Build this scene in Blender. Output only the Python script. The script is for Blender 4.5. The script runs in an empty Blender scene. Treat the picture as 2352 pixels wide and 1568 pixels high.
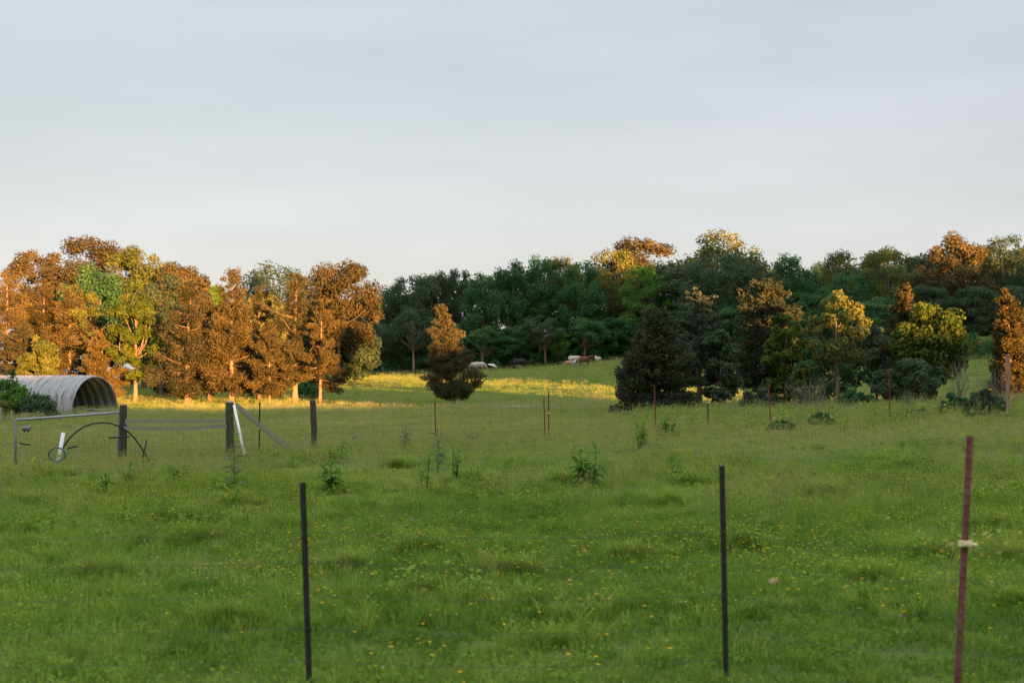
import bpy, bmesh, math, random
import numpy as np
from mathutils import Vector, Matrix

R = math.radians
sc = bpy.context.scene
C = sc.collection

# ------------------------------------------------------------------ camera, sky, sun, exposure
EYE = 2.1
cam_d = bpy.data.cameras.new("camera")
cam = bpy.data.objects.new("camera", cam_d)
C.objects.link(cam)
sc.camera = cam
cam.location = (0, 0, EYE)
cam.rotation_euler = (R(90 + 1.508), 0, 0)
cam_d.lens = 50
cam_d.sensor_width = 36
cam_d.clip_start = 0.1
cam_d.clip_end = 6000
cam_d.dof.use_dof = True
cam_d.dof.focus_distance = 52
cam_d.dof.aperture_fstop = 2.8

SUN_EL, SUN_AZ = 3.2, 24.0            # sun low behind the camera, a little to the right
sun_d = bpy.data.lights.new("sun", 'SUN')
sun_d.energy = 5.0
sun_d.color = (1.0, 0.44, 0.115)
sun_d.angle = R(0.5)
sun = bpy.data.objects.new("sun", sun_d)
C.objects.link(sun)
ce, se = math.cos(R(SUN_EL)), math.sin(R(SUN_EL))
sun_dir = Vector((-math.sin(R(SUN_AZ)) * ce, math.cos(R(SUN_AZ)) * ce, -se))
sun.rotation_euler = sun_dir.to_track_quat('-Z', 'Y').to_euler()
sun.location = (40, -60, 40)

sc.view_settings.view_transform = 'Standard'
sc.view_settings.look = 'None'
sc.view_settings.gamma = 1.0
sc.view_settings.use_curve_mapping = False
sc.view_settings.exposure = 2.5
sc.render.engine = 'CYCLES'
sc.cycles.use_denoising = True
sc.cycles.max_bounces = 7
sc.cycles.diffuse_bounces = 5
sc.cycles.transmission_bounces = 3
sc.cycles.transparent_max_bounces = 4
sc.cycles.caustics_reflective = False
sc.cycles.caustics_refractive = False

w = bpy.data.worlds.new("World")
sc.world = w
w.use_nodes = True
nt = w.node_tree
nt.nodes.clear()
N = nt.nodes.new
L = nt.links.new
out = N('ShaderNodeOutputWorld')
sky = N('ShaderNodeTexSky')
sky.sky_type = 'NISHITA'
sky.sun_disc = False
sky.sun_elevation = R(SUN_EL)
sky.sun_rotation = R(180 - SUN_AZ)
bg1 = N('ShaderNodeBackground')
bg1.inputs['Strength'].default_value = 0.05
L(sky.outputs[0], bg1.inputs['Color'])
# thin cloud deck, paler towards the horizon, long soft streaks, brightened overhead
tc = N('ShaderNodeTexCoord')
sep = N('ShaderNodeSeparateXYZ')
L(tc.outputs['Generated'], sep.inputs[0])
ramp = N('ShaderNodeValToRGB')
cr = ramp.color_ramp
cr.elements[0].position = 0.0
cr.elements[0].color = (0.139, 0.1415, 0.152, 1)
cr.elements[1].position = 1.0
cr.elements[1].color = (0.46, 0.465, 0.475, 1)  # zenith brightened to lift the shaded grass
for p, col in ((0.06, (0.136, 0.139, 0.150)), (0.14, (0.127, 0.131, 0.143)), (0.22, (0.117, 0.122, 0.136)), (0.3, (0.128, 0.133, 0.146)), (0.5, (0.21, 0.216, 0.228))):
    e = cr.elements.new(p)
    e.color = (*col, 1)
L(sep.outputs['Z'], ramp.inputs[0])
mp = N('ShaderNodeMapping')
mp.inputs['Scale'].default_value = (1.6, 1.6, 9.0)
mp.inputs['Rotation'].default_value = (0, R(6), 0)
L(tc.outputs['Generated'], mp.inputs[0])
nz = N('ShaderNodeTexNoise')
nz.inputs['Scale'].default_value = 1.3
nz.inputs['Detail'].default_value = 4
nz.inputs['Roughness'].default_value = 0.5
L(mp.outputs[0], nz.inputs['Vector'])
mr = N('ShaderNodeMapRange')
mr.inputs['From Min'].default_value = 0.3
mr.inputs['From Max'].default_value = 0.7
mr.inputs['To Min'].default_value = 0.88
mr.inputs['To Max'].default_value = 1.09
L(nz.outputs['Fac'], mr.inputs['Value'])
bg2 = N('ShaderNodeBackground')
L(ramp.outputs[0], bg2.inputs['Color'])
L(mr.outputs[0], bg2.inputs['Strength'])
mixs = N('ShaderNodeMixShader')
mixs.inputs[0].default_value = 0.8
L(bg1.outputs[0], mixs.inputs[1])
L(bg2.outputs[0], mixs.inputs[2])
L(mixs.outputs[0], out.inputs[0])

# ------------------------------------------------------------------ helpers
FPX = 3267.0


def tag(o, label=None, cat=None, group=None, kind=None):
    if label:
        o['label'] = label
    if cat:
        o['category'] = cat
    if group:
        o['group'] = group
    if kind:
        o['kind'] = kind
    return o


def empty(name, loc, label=None, cat=None, group=None, rz=0):
    o = bpy.data.objects.new(name, None)
    o.empty_display_size = 0.3
    o.location = loc
    o.rotation_euler = (0, 0, rz)
    C.objects.link(o)
    return tag(o, label, cat, group)


def part(name, me, parent=None, loc=None, mat=None):
    o = bpy.data.objects.new(name, me)
    C.objects.link(o)
    if mat and not me.materials:
        me.materials.append(mat)
    if parent:
        o.parent = parent
    if loc is not None:
        o.location = loc
    return o


def hash2(ix, iy, seed):
    n = (ix.astype(np.int64) * 374761393 + iy.astype(np.int64) * 668265263 + seed * 982451653) & 0x7fffffff
    n = (n ^ (n >> 13)) * 1274126177 & 0x7fffffff
    n = n ^ (n >> 16)
    return (n % 100003) / 100003.0


def vnoise(x, y, seed=0):
    x = np.asarray(x, float)
    y = np.asarray(y, float)
    ix = np.floor(x)
    iy = np.floor(y)
    fx = x - ix
    fy = y - iy
    fx = fx * fx * (3 - 2 * fx)
    fy = fy * fy * (3 - 2 * fy)
    a = hash2(ix, iy, seed)
    b = hash2(ix + 1, iy, seed)
    c = hash2(ix, iy + 1, seed)
    d = hash2(ix + 1, iy + 1, seed)
    return (a * (1 - fx) + b * fx) * (1 - fy) + (c * (1 - fx) + d * fx) * fy


def fbm(x, y, seed=0, oct=3):
    s = 0
    amp = 1
    tot = 0
    for k in range(oct):
        s = s + amp * vnoise(np.asarray(x) * 2 ** k, np.asarray(y) * 2 ** k, seed + k * 17)
        tot += amp
        amp *= 0.5
    return s / tot


# ------------------------------------------------------------------ the lie of the land
_D = [-80, 10, 24, 36, 42, 55, 65, 80, 90, 100, 115, 135, 150, 165, 185, 205, 215, 240, 300, 2000]
_A = [0, 0, .1, .25, .32, .42, .42, .3, .33, .48, .75, 1.25, 1.65, 2.1, 2.8, 3.55, 3.8, 4.0, 4.2, 4.0]
_BR = [0, 0, .012, .03, .038, .034, .022, .005, .004, .004, .006, .012, .04, .06, .076, .085, .085, .085, .085, 0]
_BL = [0, 0, .01, .03, .03, .022, .015, .008, .004, .003, .006, .01, .015, .015, .03, .05, .05, .05, .04, 0]
SA, CA = math.sin(R(SUN_AZ)), math.cos(R(SUN_AZ))


def G(x, y):
    x = np.asarray(x, float)
    y = np.asarray(y, float)
    a = np.interp(y, _D, _A)
    br = np.interp(y, _D, _BR)
    bl = np.interp(y, _D, _BL)
    xr = np.clip(x, 0, 95)
    xl = np.clip(-x, 0, 70)
    z = a + br * xr - bl * xl
    u = x * CA + y * SA
    t = -x * SA + y * CA
    s = np.clip((0 - t) / 28, 0, 1)
    z = z + s * s * (3 - 2 * s) * np.clip((u - 40) * .12, 0, 7)
    z = z + (fbm(x * .22, y * .22, 5) - .5) * .12 + (fbm(x * .9, y * .9, 9) - .5) * .05
    return z


def gz(x, y):
    return float(G(x, y))


def X(px, D):
    return (px - 1176) / FPX * D


def at(px, D):
    x = X(px, D)
    return (x, D, gz(x, D))


def zrow(py, D):
    return EYE + (870 - py) / FPX * D


def ground_hit(px, py, d0=8, d1=110):
    for D in np.arange(d0, d1, .1):
        x = X(px, D)
        if gz(x, D) >= zrow(py, D):
            return (x, float(D), gz(x, D))
    x = X(px, d1)
    return (x, d1, gz(x, d1))


# ------------------------------------------------------------------ materials
def newmat(name):
    m = bpy.data.materials.new(name)
    m.use_nodes = True
    m.node_tree.nodes.clear()
    return m, m.node_tree.nodes.new, m.node_tree.links.new


def leaf_mat(name, stops, transl=0.3, attr='tint', inst=False, objrand=0.25, gloss=0.0):
    m, N, L = newmat(name)
    o = N('ShaderNodeOutputMaterial')
    at_ = N('ShaderNodeAttribute')
    at_.attribute_name = attr
    at_.attribute_type = 'INSTANCER' if inst else 'GEOMETRY'
    fac = at_.outputs['Fac']
    if inst:
        a2 = N('ShaderNodeAttribute')
        a2.attribute_name = 'jit'
        a2.attribute_type = 'GEOMETRY'
        ad = N('ShaderNodeMath')
        ad.operation = 'ADD'
        L(fac, ad.inputs[0])
        L(a2.outputs['Fac'], ad.inputs[1])
        fac = ad.outputs[0]
    elif objrand:
        oi = N('ShaderNodeObjectInfo')
        ma = N('ShaderNodeMath')
        ma.operation = 'MULTIPLY_ADD'
        ma.inputs[1].default_value = objrand
        L(oi.outputs['Random'], ma.inputs[0])
        L(fac, ma.inputs[2])
        sb = N('ShaderNodeMath')
        sb.operation = 'SUBTRACT'
        sb.inputs[1].default_value = objrand / 2
        L(ma.outputs[0], sb.inputs[0])
        fac = sb.outputs[0]
    rp = N('ShaderNodeValToRGB')
    els = rp.color_ramp.elements
    els[0].position = stops[0][0]
    els[0].color = (*stops[0][1], 1)
    els[1].position = stops[-1][0]
    els[1].color = (*stops[-1][1], 1)
    for p, c in stops[1:-1]:
        e = els.new(p)
        e.color = (*c, 1)
    L(fac, rp.inputs[0])
    d = N('ShaderNodeBsdfDiffuse')
    t = N('ShaderNodeBsdfTranslucent')
    mx = N('ShaderNodeMixShader')
    mx.inputs[0].default_value = transl
    L(rp.outputs[0], d.inputs[0])
    L(rp.outputs[0], t.inputs[0])
    L(d.outputs[0], mx.inputs[1])
    L(t.outputs[0], mx.inputs[2])
    if inst:        # soft turf: shading normal tilted upward so blades pick up more sky light
        ge = N('ShaderNodeNewGeometry')
        av = N('ShaderNodeVectorMath')
        av.operation = 'ADD'
        av.inputs[1].default_value = (0, 0, .5)
        L(ge.outputs['Normal'], av.inputs[0])
        nv = N('ShaderNodeVectorMath')
        nv.operation = 'NORMALIZE'
        L(av.outputs[0], nv.inputs[0])
        L(nv.outputs[0], d.inputs['Normal'])
    res = mx.outputs[0]
    if gloss:
        g = N('ShaderNodeBsdfGlossy')
        g.inputs['Roughness'].default_value = 0.5
        g.inputs['Color'].default_value = (.9, .95, 1, 1)
        m2 = N('ShaderNodeMixShader')
        m2.inputs[0].default_value = gloss
        L(res, m2.inputs[1])
        L(g.outputs[0], m2.inputs[2])
        res = m2.outputs[0]
    L(res, o.inputs[0])
    return m


def noisy_mat(name, cols, scale=8, stretch=(1, 1, 1), rough=.85, metal=0, bump=.3, detail=6, coord='Object', spec=.3):
    m, N, L = newmat(name)
    o = N('ShaderNodeOutputMaterial')
    p = N('ShaderNodeBsdfPrincipled')
    p.inputs['Roughness'].default_value = rough
    p.inputs['Metallic'].default_value = metal
    p.inputs['Specular IOR Level'].default_value = spec
    t = N('ShaderNodeTexCoord')
    mp = N('ShaderNodeMapping')
    mp.inputs['Scale'].default_value = stretch
    L(t.outputs[coord], mp.inputs[0])
    n = N('ShaderNodeTexNoise')
    n.inputs['Scale'].default_value = scale
    n.inputs['Detail'].default_value = detail
    n.inputs['Roughness'].default_value = .65
    L(mp.outputs[0], n.inputs['Vector'])
    rp = N('ShaderNodeValToRGB')
    els = rp.color_ramp.elements
    k = len(cols)
    els[0].position = .3
    els[0].color = (*cols[0], 1)
    els[1].position = .7
    els[1].color = (*cols[-1], 1)
    for i in range(1, k - 1):
        e = els.new(.3 + .4 * i / (k - 1))
        e.color = (*cols[i], 1)
    L(n.outputs['Fac'], rp.inputs[0])
    L(rp.outputs[0], p.inputs['Base Color'])
    if bump:
        b = N('ShaderNodeBump')
        b.inputs['Strength'].default_value = bump
        b.inputs['Distance'].default_value = .02
        L(n.outputs['Fac'], b.inputs['Height'])
        L(b.outputs[0], p.inputs['Normal'])
    L(p.outputs[0], o.inputs[0])
    return m


M = {}
M['broad'] = leaf_mat('broadleaf foliage', [(0, (0.038, 0.096, 0.042)), (0.5, (0.066, 0.158, 0.064)), (1, (0.115, 0.22, 0.076))], 0.45)
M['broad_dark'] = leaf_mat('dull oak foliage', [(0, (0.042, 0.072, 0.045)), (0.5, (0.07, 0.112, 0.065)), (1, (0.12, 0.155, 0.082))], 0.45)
M['broad_fresh'] = leaf_mat('fresh green foliage', [(0, (0.053, 0.128, 0.027)), (.5, (0.098, 0.210, 0.038)), (1, (0.165, 0.270, 0.053))], .35)
M['broad_olive'] = leaf_mat('olive foliage', [(0, (0.075, 0.098, 0.030)), (.5, (0.128, 0.150, 0.042)), (1, (0.195, 0.203, 0.060))], .3)
M['broad_yellow'] = leaf_mat('yellow green foliage', [(0, (0.042, 0.066, 0.018)), (0.5, (0.075, 0.112, 0.024)), (1, (0.125, 0.16, 0.03))], 0.32)
M['oak_bronze'] = leaf_mat('sunlit orange oak foliage', [(0, (0.062, 0.056, 0.028)), (0.5, (0.105, 0.088, 0.042)), (1, (0.16, 0.128, 0.06))], 0.28, objrand=.6)  # leaf colour carries the orange of the evening sun
M['cedar_olive'] = leaf_mat('olive cedar foliage', [(0, (.036, .04, .022)), (.5, (.066, .066, .034)), (1, (.11, .1, .05))], .22, objrand=.6)
M['cedar'] = leaf_mat('cedar foliage', [(0, (0.056, 0.05, 0.022)), (0.5, (0.1, 0.083, 0.034)), (1, (0.15, 0.118, 0.048))], 0.22, objrand=.6)
M['cedar_dark'] = leaf_mat('dark cedar foliage', [(0, (0.03, 0.042, 0.027)), (0.5, (0.05, 0.062, 0.038)), (1, (0.08, 0.09, 0.05))], 0.2)
M['cedar_blue'] = leaf_mat('grey green cedar foliage', [(0, (0.045, 0.068, 0.048)), (.5, (0.075, 0.105, 0.072)), (1, (0.120, 0.143, 0.090))], .2)
M['shrub_grey'] = leaf_mat('grey green shrub foliage', [(0, (0.045, 0.075, 0.045)), (.5, (0.075, 0.112, 0.063)), (1, (0.120, 0.165, 0.090))], .25)
M['bark'] = noisy_mat('cedar bark', [(.12, .075, .055), (.26, .17, .13), (.36, .26, .2)], 6, (6, 6, .6), bump=.6)
M['bark_dark'] = noisy_mat('oak bark', [(.06, .05, .042), (.13, .11, .09), (.2, .17, .14)], 6, (5, 5, .6), bump=.6)
M['deadwood'] = noisy_mat('bleached dead wood', [(.22, .17, .13), (.38, .31, .25), (.5, .42, .34)], 8, (4, 4, 1), bump=.4)
M['post_wood'] = noisy_mat('weathered post wood', [(.025, .02, .015), (.06, .05, .035), (.1, .085, .055)], 9, (6, 6, .7), bump=.8)
M['post_moss'] = noisy_mat('green weathered post wood', [(.035, .036, .018), (.07, .075, .035), (.12, .115, .065)], 9, (6, 6, .7), bump=.8)
M['board'] = noisy_mat('silvery weathered board', [(.1, .098, .08), (.25, .24, .2), (.42, .4, .35)], 7, (1.2, 14, 14), bump=.7)
M['end_grain'] = noisy_mat('pale end grain', [(.2, .15, .1), (.34, .26, .18)], 12, bump=.3)
M['rust'] = noisy_mat('red oxide post paint', [(.09, .022, .016), (.15, .04, .028), (.2, .07, .05)], 14, bump=.2, rough=.75)
M['rust_pink'] = noisy_mat('weathered red post paint', [(.11, .035, .03), (.17, .06, .052), (.26, .14, .13)], 12, (1, 1, .5), bump=.2, rough=.75)
M['black_post'] = noisy_mat('black steel post', [(.012, .011, .01), (.022, .02, .017), (.04, .032, .026)], 16, bump=.25, rough=.7)
M['wire'] = noisy_mat('fence wire', [(.045, .05, .055), (.09, .095, .1)], 20, bump=0, rough=.6, metal=.3)
M['galv'] = noisy_mat('galvanised tube', [(.2, .23, .25), (.33, .36, .38)], 10, bump=.05, rough=.5, metal=.4)
M['galv_dull'] = noisy_mat('dull galvanised tube', [(.12, .125, .12), (.2, .21, .2)], 10, bump=.05, rough=.6, metal=.3)
M['pvc'] = noisy_mat('white plastic pipe', [(.66, .68, .68), (.78, .8, .8)], 6, bump=0, rough=.45)
M['poly'] = noisy_mat('black plastic pipe', [(.012, .013, .014), (.022, .024, .026)], 8, bump=0, rough=.5)
M['bluegrey'] = noisy_mat('blue grey wire coil', [(.07, .11, .12), (.12, .18, .19)], 30, bump=.4, rough=.6)
M['insul_w'] = noisy_mat('cream insulator plastic', [(.62, .52, .3), (.74, .64, .42)], 8, bump=0, rough=.5)
M['insul_y'] = noisy_mat('yellow insulator plastic', [(.72, .42, .05), (.8, .5, .08)], 8, bump=0, rough=.5)
M['stone'] = noisy_mat('pink grey stone', [(.22, .14, .11), (.36, .24, .19), (.45, .33, .27)], 5, bump=.6)
M['stone_dull'] = noisy_mat('grey pink stone', [(.12, .09, .075), (.2, .15, .13)], 5, bump=.6)
M['cow_white'] = noisy_mat('cream white hide', [(.36, .31, .27), (.5, .44, .39)], 2.5, bump=.1)
M['cow_black'] = noisy_mat('black hide', [(.012, .011, .011), (.028, .024, .022)], 3, bump=.1)
M['cow_brown'] = noisy_mat('red brown hide', [(.08, .036, .022), (.17, .075, .042)], 3, bump=.1)
M['cow_tan'] = noisy_mat('tan hide', [(.35, .17, .09), (.46, .26, .15)], 3, bump=.1)
M['cow_dark'] = noisy_mat('dark brown hide', [(.03, .018, .013), (.06, .035, .025)], 3, bump=.1)


def pied_mat():
    m, N, L = newmat('black and white hide')
    o = N('ShaderNodeOutputMaterial')
    p = N('ShaderNodeBsdfPrincipled')
    p.inputs['Roughness'].default_value = .85
    t = N('ShaderNodeTexCoord')
    s = N('ShaderNodeSeparateXYZ')
    L(t.outputs['Object'], s.inputs[0])
    n = N('ShaderNodeTexNoise')
    n.inputs['Scale'].default_value = 2
    L(t.outputs['Object'], n.inputs['Vector'])
    a = N('ShaderNodeMath')
    a.operation = 'MULTIPLY_ADD'
    a.inputs[1].default_value = .5
    L(n.outputs['Fac'], a.inputs[0])
    L(s.outputs['Z'], a.inputs[2])
    x1 = N('ShaderNodeMath')
    x1.operation = 'MULTIPLY_ADD'
    x1.inputs[1].default_value = .45
    L(s.outputs['X'], x1.inputs[0])
    L(a.outputs[0], x1.inputs[2])
    g = N('ShaderNodeMath')
    g.operation = 'GREATER_THAN'
    g.inputs[1].default_value = 1.3
    L(x1.outputs[0], g.inputs[0])
    mx = N('ShaderNodeMixRGB')
    mx.inputs[1].default_value = (.015, .013, .013, 1)
    mx.inputs[2].default_value = (.72, .68, .64, 1)
    L(g.outputs[0], mx.inputs[0])
    L(mx.outputs[0], p.inputs['Base Color'])
    L(p.outputs[0], o.inputs[0])
    return m


M['cow_pied'] = pied_mat()


def hut_mat():
    m, N, L = newmat('weathered galvanised sheet')
    o = N('ShaderNodeOutputMaterial')
    p = N('ShaderNodeBsdfPrincipled')
    p.inputs['Roughness'].default_value = .6
    p.inputs['Metallic'].default_value = .15
    t = N('ShaderNodeTexCoord')
    oi = N('ShaderNodeObjectInfo')
    va = N('ShaderNodeVectorMath')
    va.operation = 'ADD'
    L(t.outputs['Object'], va.inputs[0])
    cb = N('ShaderNodeCombineXYZ')
    mu = N('ShaderNodeMath')
    mu.operation = 'MULTIPLY'
    mu.inputs[1].default_value = 40
    L(oi.outputs['Random'], mu.inputs[0])
    L(mu.outputs[0], cb.inputs[0])
    L(mu.outputs[0], cb.inputs[2])
    L(cb.outputs[0], va.inputs[1])
    mp = N('ShaderNodeMapping')
    mp.inputs['Scale'].default_value = (1.2, 5.0, .9)
    L(va.outputs[0], mp.inputs[0])
    n = N('ShaderNodeTexNoise')
    n.inputs['Scale'].default_value = 1.7
    n.inputs['Detail'].default_value = 7
    n.inputs['Roughness'].default_value = .7
    L(mp.outputs[0], n.inputs['Vector'])
    rp = N('ShaderNodeValToRGB')
    e = rp.color_ramp.elements
    e[0].position = .36
    e[0].color = (.13, .135, .14, 1)
    e[1].position = .62
    e[1].color = (.36, .365, .37, 1)
    k = e.new(.47)
    k.color = (.27, .275, .28, 1)
    L(n.outputs['Fac'], rp.inputs[0])
    L(rp.outputs[0], p.inputs['Base Color'])
    L(p.outputs[0], o.inputs[0])
    return m


M['hut'] = hut_mat()
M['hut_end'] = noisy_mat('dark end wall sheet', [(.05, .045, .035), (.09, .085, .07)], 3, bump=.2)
M['flower'] = leaf_mat('buttercup petals', [(0, (.1, .17, .04)), (.1, (.1, .17, .04)), (.12, (.62, .4, .02)), (1, (.75, .55, .04))], .25, objrand=0)
M['flower_w'] = leaf_mat('white clover heads', [(0, (.1, .17, .04)), (.1, (.1, .17, .04)), (.12, (.5, .46, .4)), (1, (.68, .64, .56))], .2, objrand=0)
GRASS = [(0, (.075, .15, .02)), (.25, (.135, .235, .032)), (.5, (.2, .285, .045)), (.75, (.262, .318, .07)), (1, (.34, .335, .11))]
M['grass'] = leaf_mat('meadow grass', GRASS, .35, inst=True)
M['seed'] = leaf_mat('grass seed heads', [(0, (.14, .18, .05)), (.5, (.23, .255, .085)), (1, (.34, .325, .14))], .3, inst=True)
M['weed'] = leaf_mat('weed leaves', [(0, (.06, .16, .03)), (.5, (.1, .23, .04)), (1, (.19, .31, .055))], .35, objrand=.7)
M['thistle'] = leaf_mat('thistle leaves', [(0, (0.064, 0.120, 0.064)), (1, (0.128, 0.200, 0.112))], .25, objrand=0)
M['weed_stem'] = noisy_mat('green stem', [(.06, .1, .03), (.1, .14, .05)], 10, bump=0)

# ground material
m, N, L = newmat('meadow soil and thatch')
o = N('ShaderNodeOutputMaterial')
d = N('ShaderNodeBsdfDiffuse')
t = N('ShaderNodeTexCoord')
n1 = N('ShaderNodeTexNoise')
n1.inputs['Scale'].default_value = .35
n1.inputs['Detail'].default_value = 8
n1.inputs['Roughness'].default_value = .7
L(t.outputs['Object'], n1.inputs['Vector'])
rp = N('ShaderNodeValToRGB')
e = rp.color_ramp.elements
e[0].position = .3
e[0].color = (.055, .085, .024, 1)
e[1].position = .72
e[1].color = (.13, .16, .05, 1)
L(n1.outputs['Fac'], rp.inputs[0])
L(rp.outputs[0], d.inputs[0])
L(d.outputs[0], o.inputs[0])
M['ground'] = m


# ------------------------------------------------------------------ mesh builders
class MB:
    def __init__(s):
        s.v = []
        s.f = []

    def add(s, vs, fs):
        b = len(s.v)
        s.v += [tuple(p) for p in vs]
        s.f += [tuple(i + b for i in f) for f in fs]
        return s

    def box(s, a, b, wdt, h, up=(0, 0, 1), seg=1, bend=0):
        a = Vector(a)
        b = Vector(b)
        d = (b - a).normalized()
        side = d.cross(Vector(up)).normalized()
        u2 = side.cross(d).normalized()
        vs = []
        for i in range(seg + 1):
            f = i / seg
            p = a.lerp(b, f) - Vector(up) * bend * 4 * f * (1 - f)
            for sx, sy in ((-1, -1), (1, -1), (1, 1), (-1, 1)):
                vs.append(p + side * sx * wdt / 2 + u2 * sy * h / 2)
        fs = [(3, 2, 1, 0), tuple(seg * 4 + k for k in range(4))]
        for i in range(seg):
            for k in range(4):
                fs.append((i * 4 + k, i * 4 + (k + 1) % 4, i * 4 + 4 + (k + 1) % 4, i * 4 + 4 + k))
        return s.add(vs, fs)

    def tube(s, pts, rad, sides=6, cap=True):
        pts = [Vector(p) for p in pts]
        if not hasattr(rad, '__len__'):
            rad = [rad] * len(pts)
        vs = []
        ref = None
        for i, p in enumerate(pts):
            d = (pts[min(i + 1, len(pts) - 1)] - pts[max(i - 1, 0)])
            if d.length < 1e-6:
                d = Vector((0, 0, 1))
            d.normalize()
            if ref is None:
                ref = Vector((1, 0, 0)) if abs(d.x) < .8 else Vector((0, 1, 0))
            a = d.cross(ref).normalized()
            b = d.cross(a).normalized()
            ref = -b.cross(d).cross(d) if False else ref
            for k in range(sides):
                an = 2 * math.pi * k / sides
                vs.append(p + (a * math.cos(an) + b * math.sin(an)) * rad[i])
        fs = []
        for i in range(len(pts) - 1):
            for k in range(sides):
                fs.append((i * sides + k, i * sides + (k + 1) % sides, (i + 1) * sides + (k + 1) % sides, (i + 1) * sides + k))
        if cap:
            fs.append(tuple(range(sides))[::-1])
            fs.append(tuple((len(pts) - 1) * sides + k for k in range(sides)))
        return s.add(vs, fs)

    def mesh(s, name, mat, smooth=False):
        me = bpy.data.meshes.new(name)
        me.from_pydata([tuple(v) for v in s.v], [], s.f)
        if mat:
            me.materials.append(mat)
        if smooth:
            me.polygons.foreach_set('use_smooth', [True] * len(me.polygons))
        me.update()
        return me


def quads_mesh(name, P, tint, mat, attr='tint'):
    """P: (N,4,3) corner points of N leaf faces"""
    n = len(P)
    me = bpy.data.meshes.new(name)
    me.vertices.add(4 * n)
    me.vertices.foreach_set('co', np.ascontiguousarray(P, dtype=np.float32).ravel())
    me.loops.add(4 * n)
    me.loops.foreach_set('vertex_index', np.arange(4 * n, dtype=np.int32))
    me.polygons.add(n)
    me.polygons.foreach_set('loop_start', np.arange(0, 4 * n, 4, dtype=np.int32))
    a = me.attributes.new(attr, 'FLOAT', 'POINT')
    a.data.foreach_set('value', np.repeat(np.asarray(tint, np.float32), 4))
    me.materials.append(mat)
    me.update(calc_edges=True)
    return me


def norm(v):
    return v / np.maximum(np.linalg.norm(v, axis=-1, keepdims=True), 1e-9)


def kites(c, axis, side):
    return np.stack([c - axis * .5, c + side * .5 + axis * .08, c + axis * .5, c - side * .5 + axis * .08], axis=1)


def leaf_cloud(rng, centers, rads, per, size, flat=.8, upbias=.4, aspect=.65, spray=None, outc=None):
    """leaf faces scattered through clumps; returns (N,4,3), tint"""
    n = len(centers)
    k = np.maximum(4, (per * (rads / rads.mean()) ** 2)).astype(int)
    idx = np.repeat(np.arange(n), k)
    m_ = len(idx)
    d = norm(rng.normal(size=(m_, 3)))
    r = rng.random(m_) ** .45
    off = d * r[:, None] * rads[idx][:, None]
    off[:, 2] *= flat
    c = centers[idx] + off
    nrm = norm(d * .9 + rng.normal(size=(m_, 3)) * .6 + np.array([0, 0, upbias]))
    if spray is not None:
        ax = norm(spray[idx] + rng.normal(size=(m_, 3)) * .5)
    else:
        ax = norm(np.cross(nrm, rng.normal(size=(m_, 3))))
    sd = norm(np.cross(nrm, ax))
    s = size * rng.uniform(.6, 1.35, m_)
    tc_ = rng.random(n)
    tint = np.clip(tc_[idx] * .55 + rng.random(m_) * .45, 0, 1)
    return kites(c, ax * s[:, None], sd * (s * aspect)[:, None]), tint


def broad_tree(seed, h, wd, base=.3, leaf=.4, nclump=46, per=150, lean=0, squash=1.0, fork=.35, mat='broad', bark='bark_dark', trunk_r=None, gaps=.0, limbs=14):
    """returns trunk mesh, crown mesh"""
    rng = np.random.default_rng(seed)
    zc = h * (base + 1) / 2
    rz = h * (1 - base) / 2
    cs, rs = [], []
    lobes = norm(rng.normal(size=(7, 3)))
    la = rng.uniform(-.22, .2, 7)
    ga = rng.random() * 6.28
    for k in range(nclump):
        inner = k % 5 == 4
        zz = 1 - 2 * (k + .5) / nclump
        zz = zz * .97
        ga += 2.39996
        q = math.sqrt(1 - zz * zz)
        d = norm(np.array([q * math.cos(ga), q * math.sin(ga), zz]) + rng.normal(size=3) * .16)
        bump = 1 + sum(la[i] * max(0, float(d @ lobes[i])) ** 2 for i in range(7))
        f = rng.uniform(.3, .55) if inner else rng.uniform(.72, .9)
        pw_ = 1.12 if d[2] < 0 else 1.0       # fuller shoulders, flatter foot
        p = np.array([d[0] * wd / 2 * f * bump * pw_, d[1] * wd / 2 * f * bump * pw_, zc + d[2] * rz * f * min(bump, 1.1)])
        rr = wd * rng.uniform(.1, .19) * squash * (46 / nclump) ** .3
        if p[2] + rr * .75 > h:
            p[2] = h - rr * .75
        if gaps and rng.random() < gaps:
            continue
        cs.append(p)
        rs.append(rr)
    cs = np.array(cs)
    rs = np.array(rs)
    cs[:, 0] += lean * cs[:, 2]
    P, t = leaf_cloud(rng, cs, rs, per, leaf)
    crown = quads_mesh('crown', P, t, M[mat])
    mb = MB()
    tr = trunk_r or h * .017
    zt = h * fork + h * .12
    pts, rad = [], []
    jx, jy = rng.normal(size=2) * .012 * h
    for i in range(7):
        f = i / 6
        z = f * h * .78
        pts.append((lean * z + math.sin(f * 3.1 + seed) * jx, math.cos(f * 2.7 + seed) * jy - jy, z - (.25 if i == 0 else 0)))
        rad.append(tr * (1.35 if i == 0 else 1) * (1 - .82 * f) + .01)
    mb.tube(pts, rad, 7)
    pts = np.array(pts)
    order = rng.permutation(len(cs))[:limbs]
    for j in order:
        c = cs[j]
        z0 = min(max(h * fork, c[2] * rng.uniform(.45, .75)), h * .7)
        f = z0 / (h * .78)
        p0 = np.array([np.interp(z0, pts[:, 2], pts[:, 0]), np.interp(z0, pts[:, 2], pts[:, 1]), z0])
        mid = p0 * .5 + c * .5 + rng.normal(size=3) * .03 * h
        mid[2] -= .02 * h
        r0 = tr * (1 - .8 * f) * .55
        mb.tube([p0, mid, c], [r0, r0 * .6, r0 * .18], 5)
    return mb.mesh('trunk', M[bark], True), crown


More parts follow.
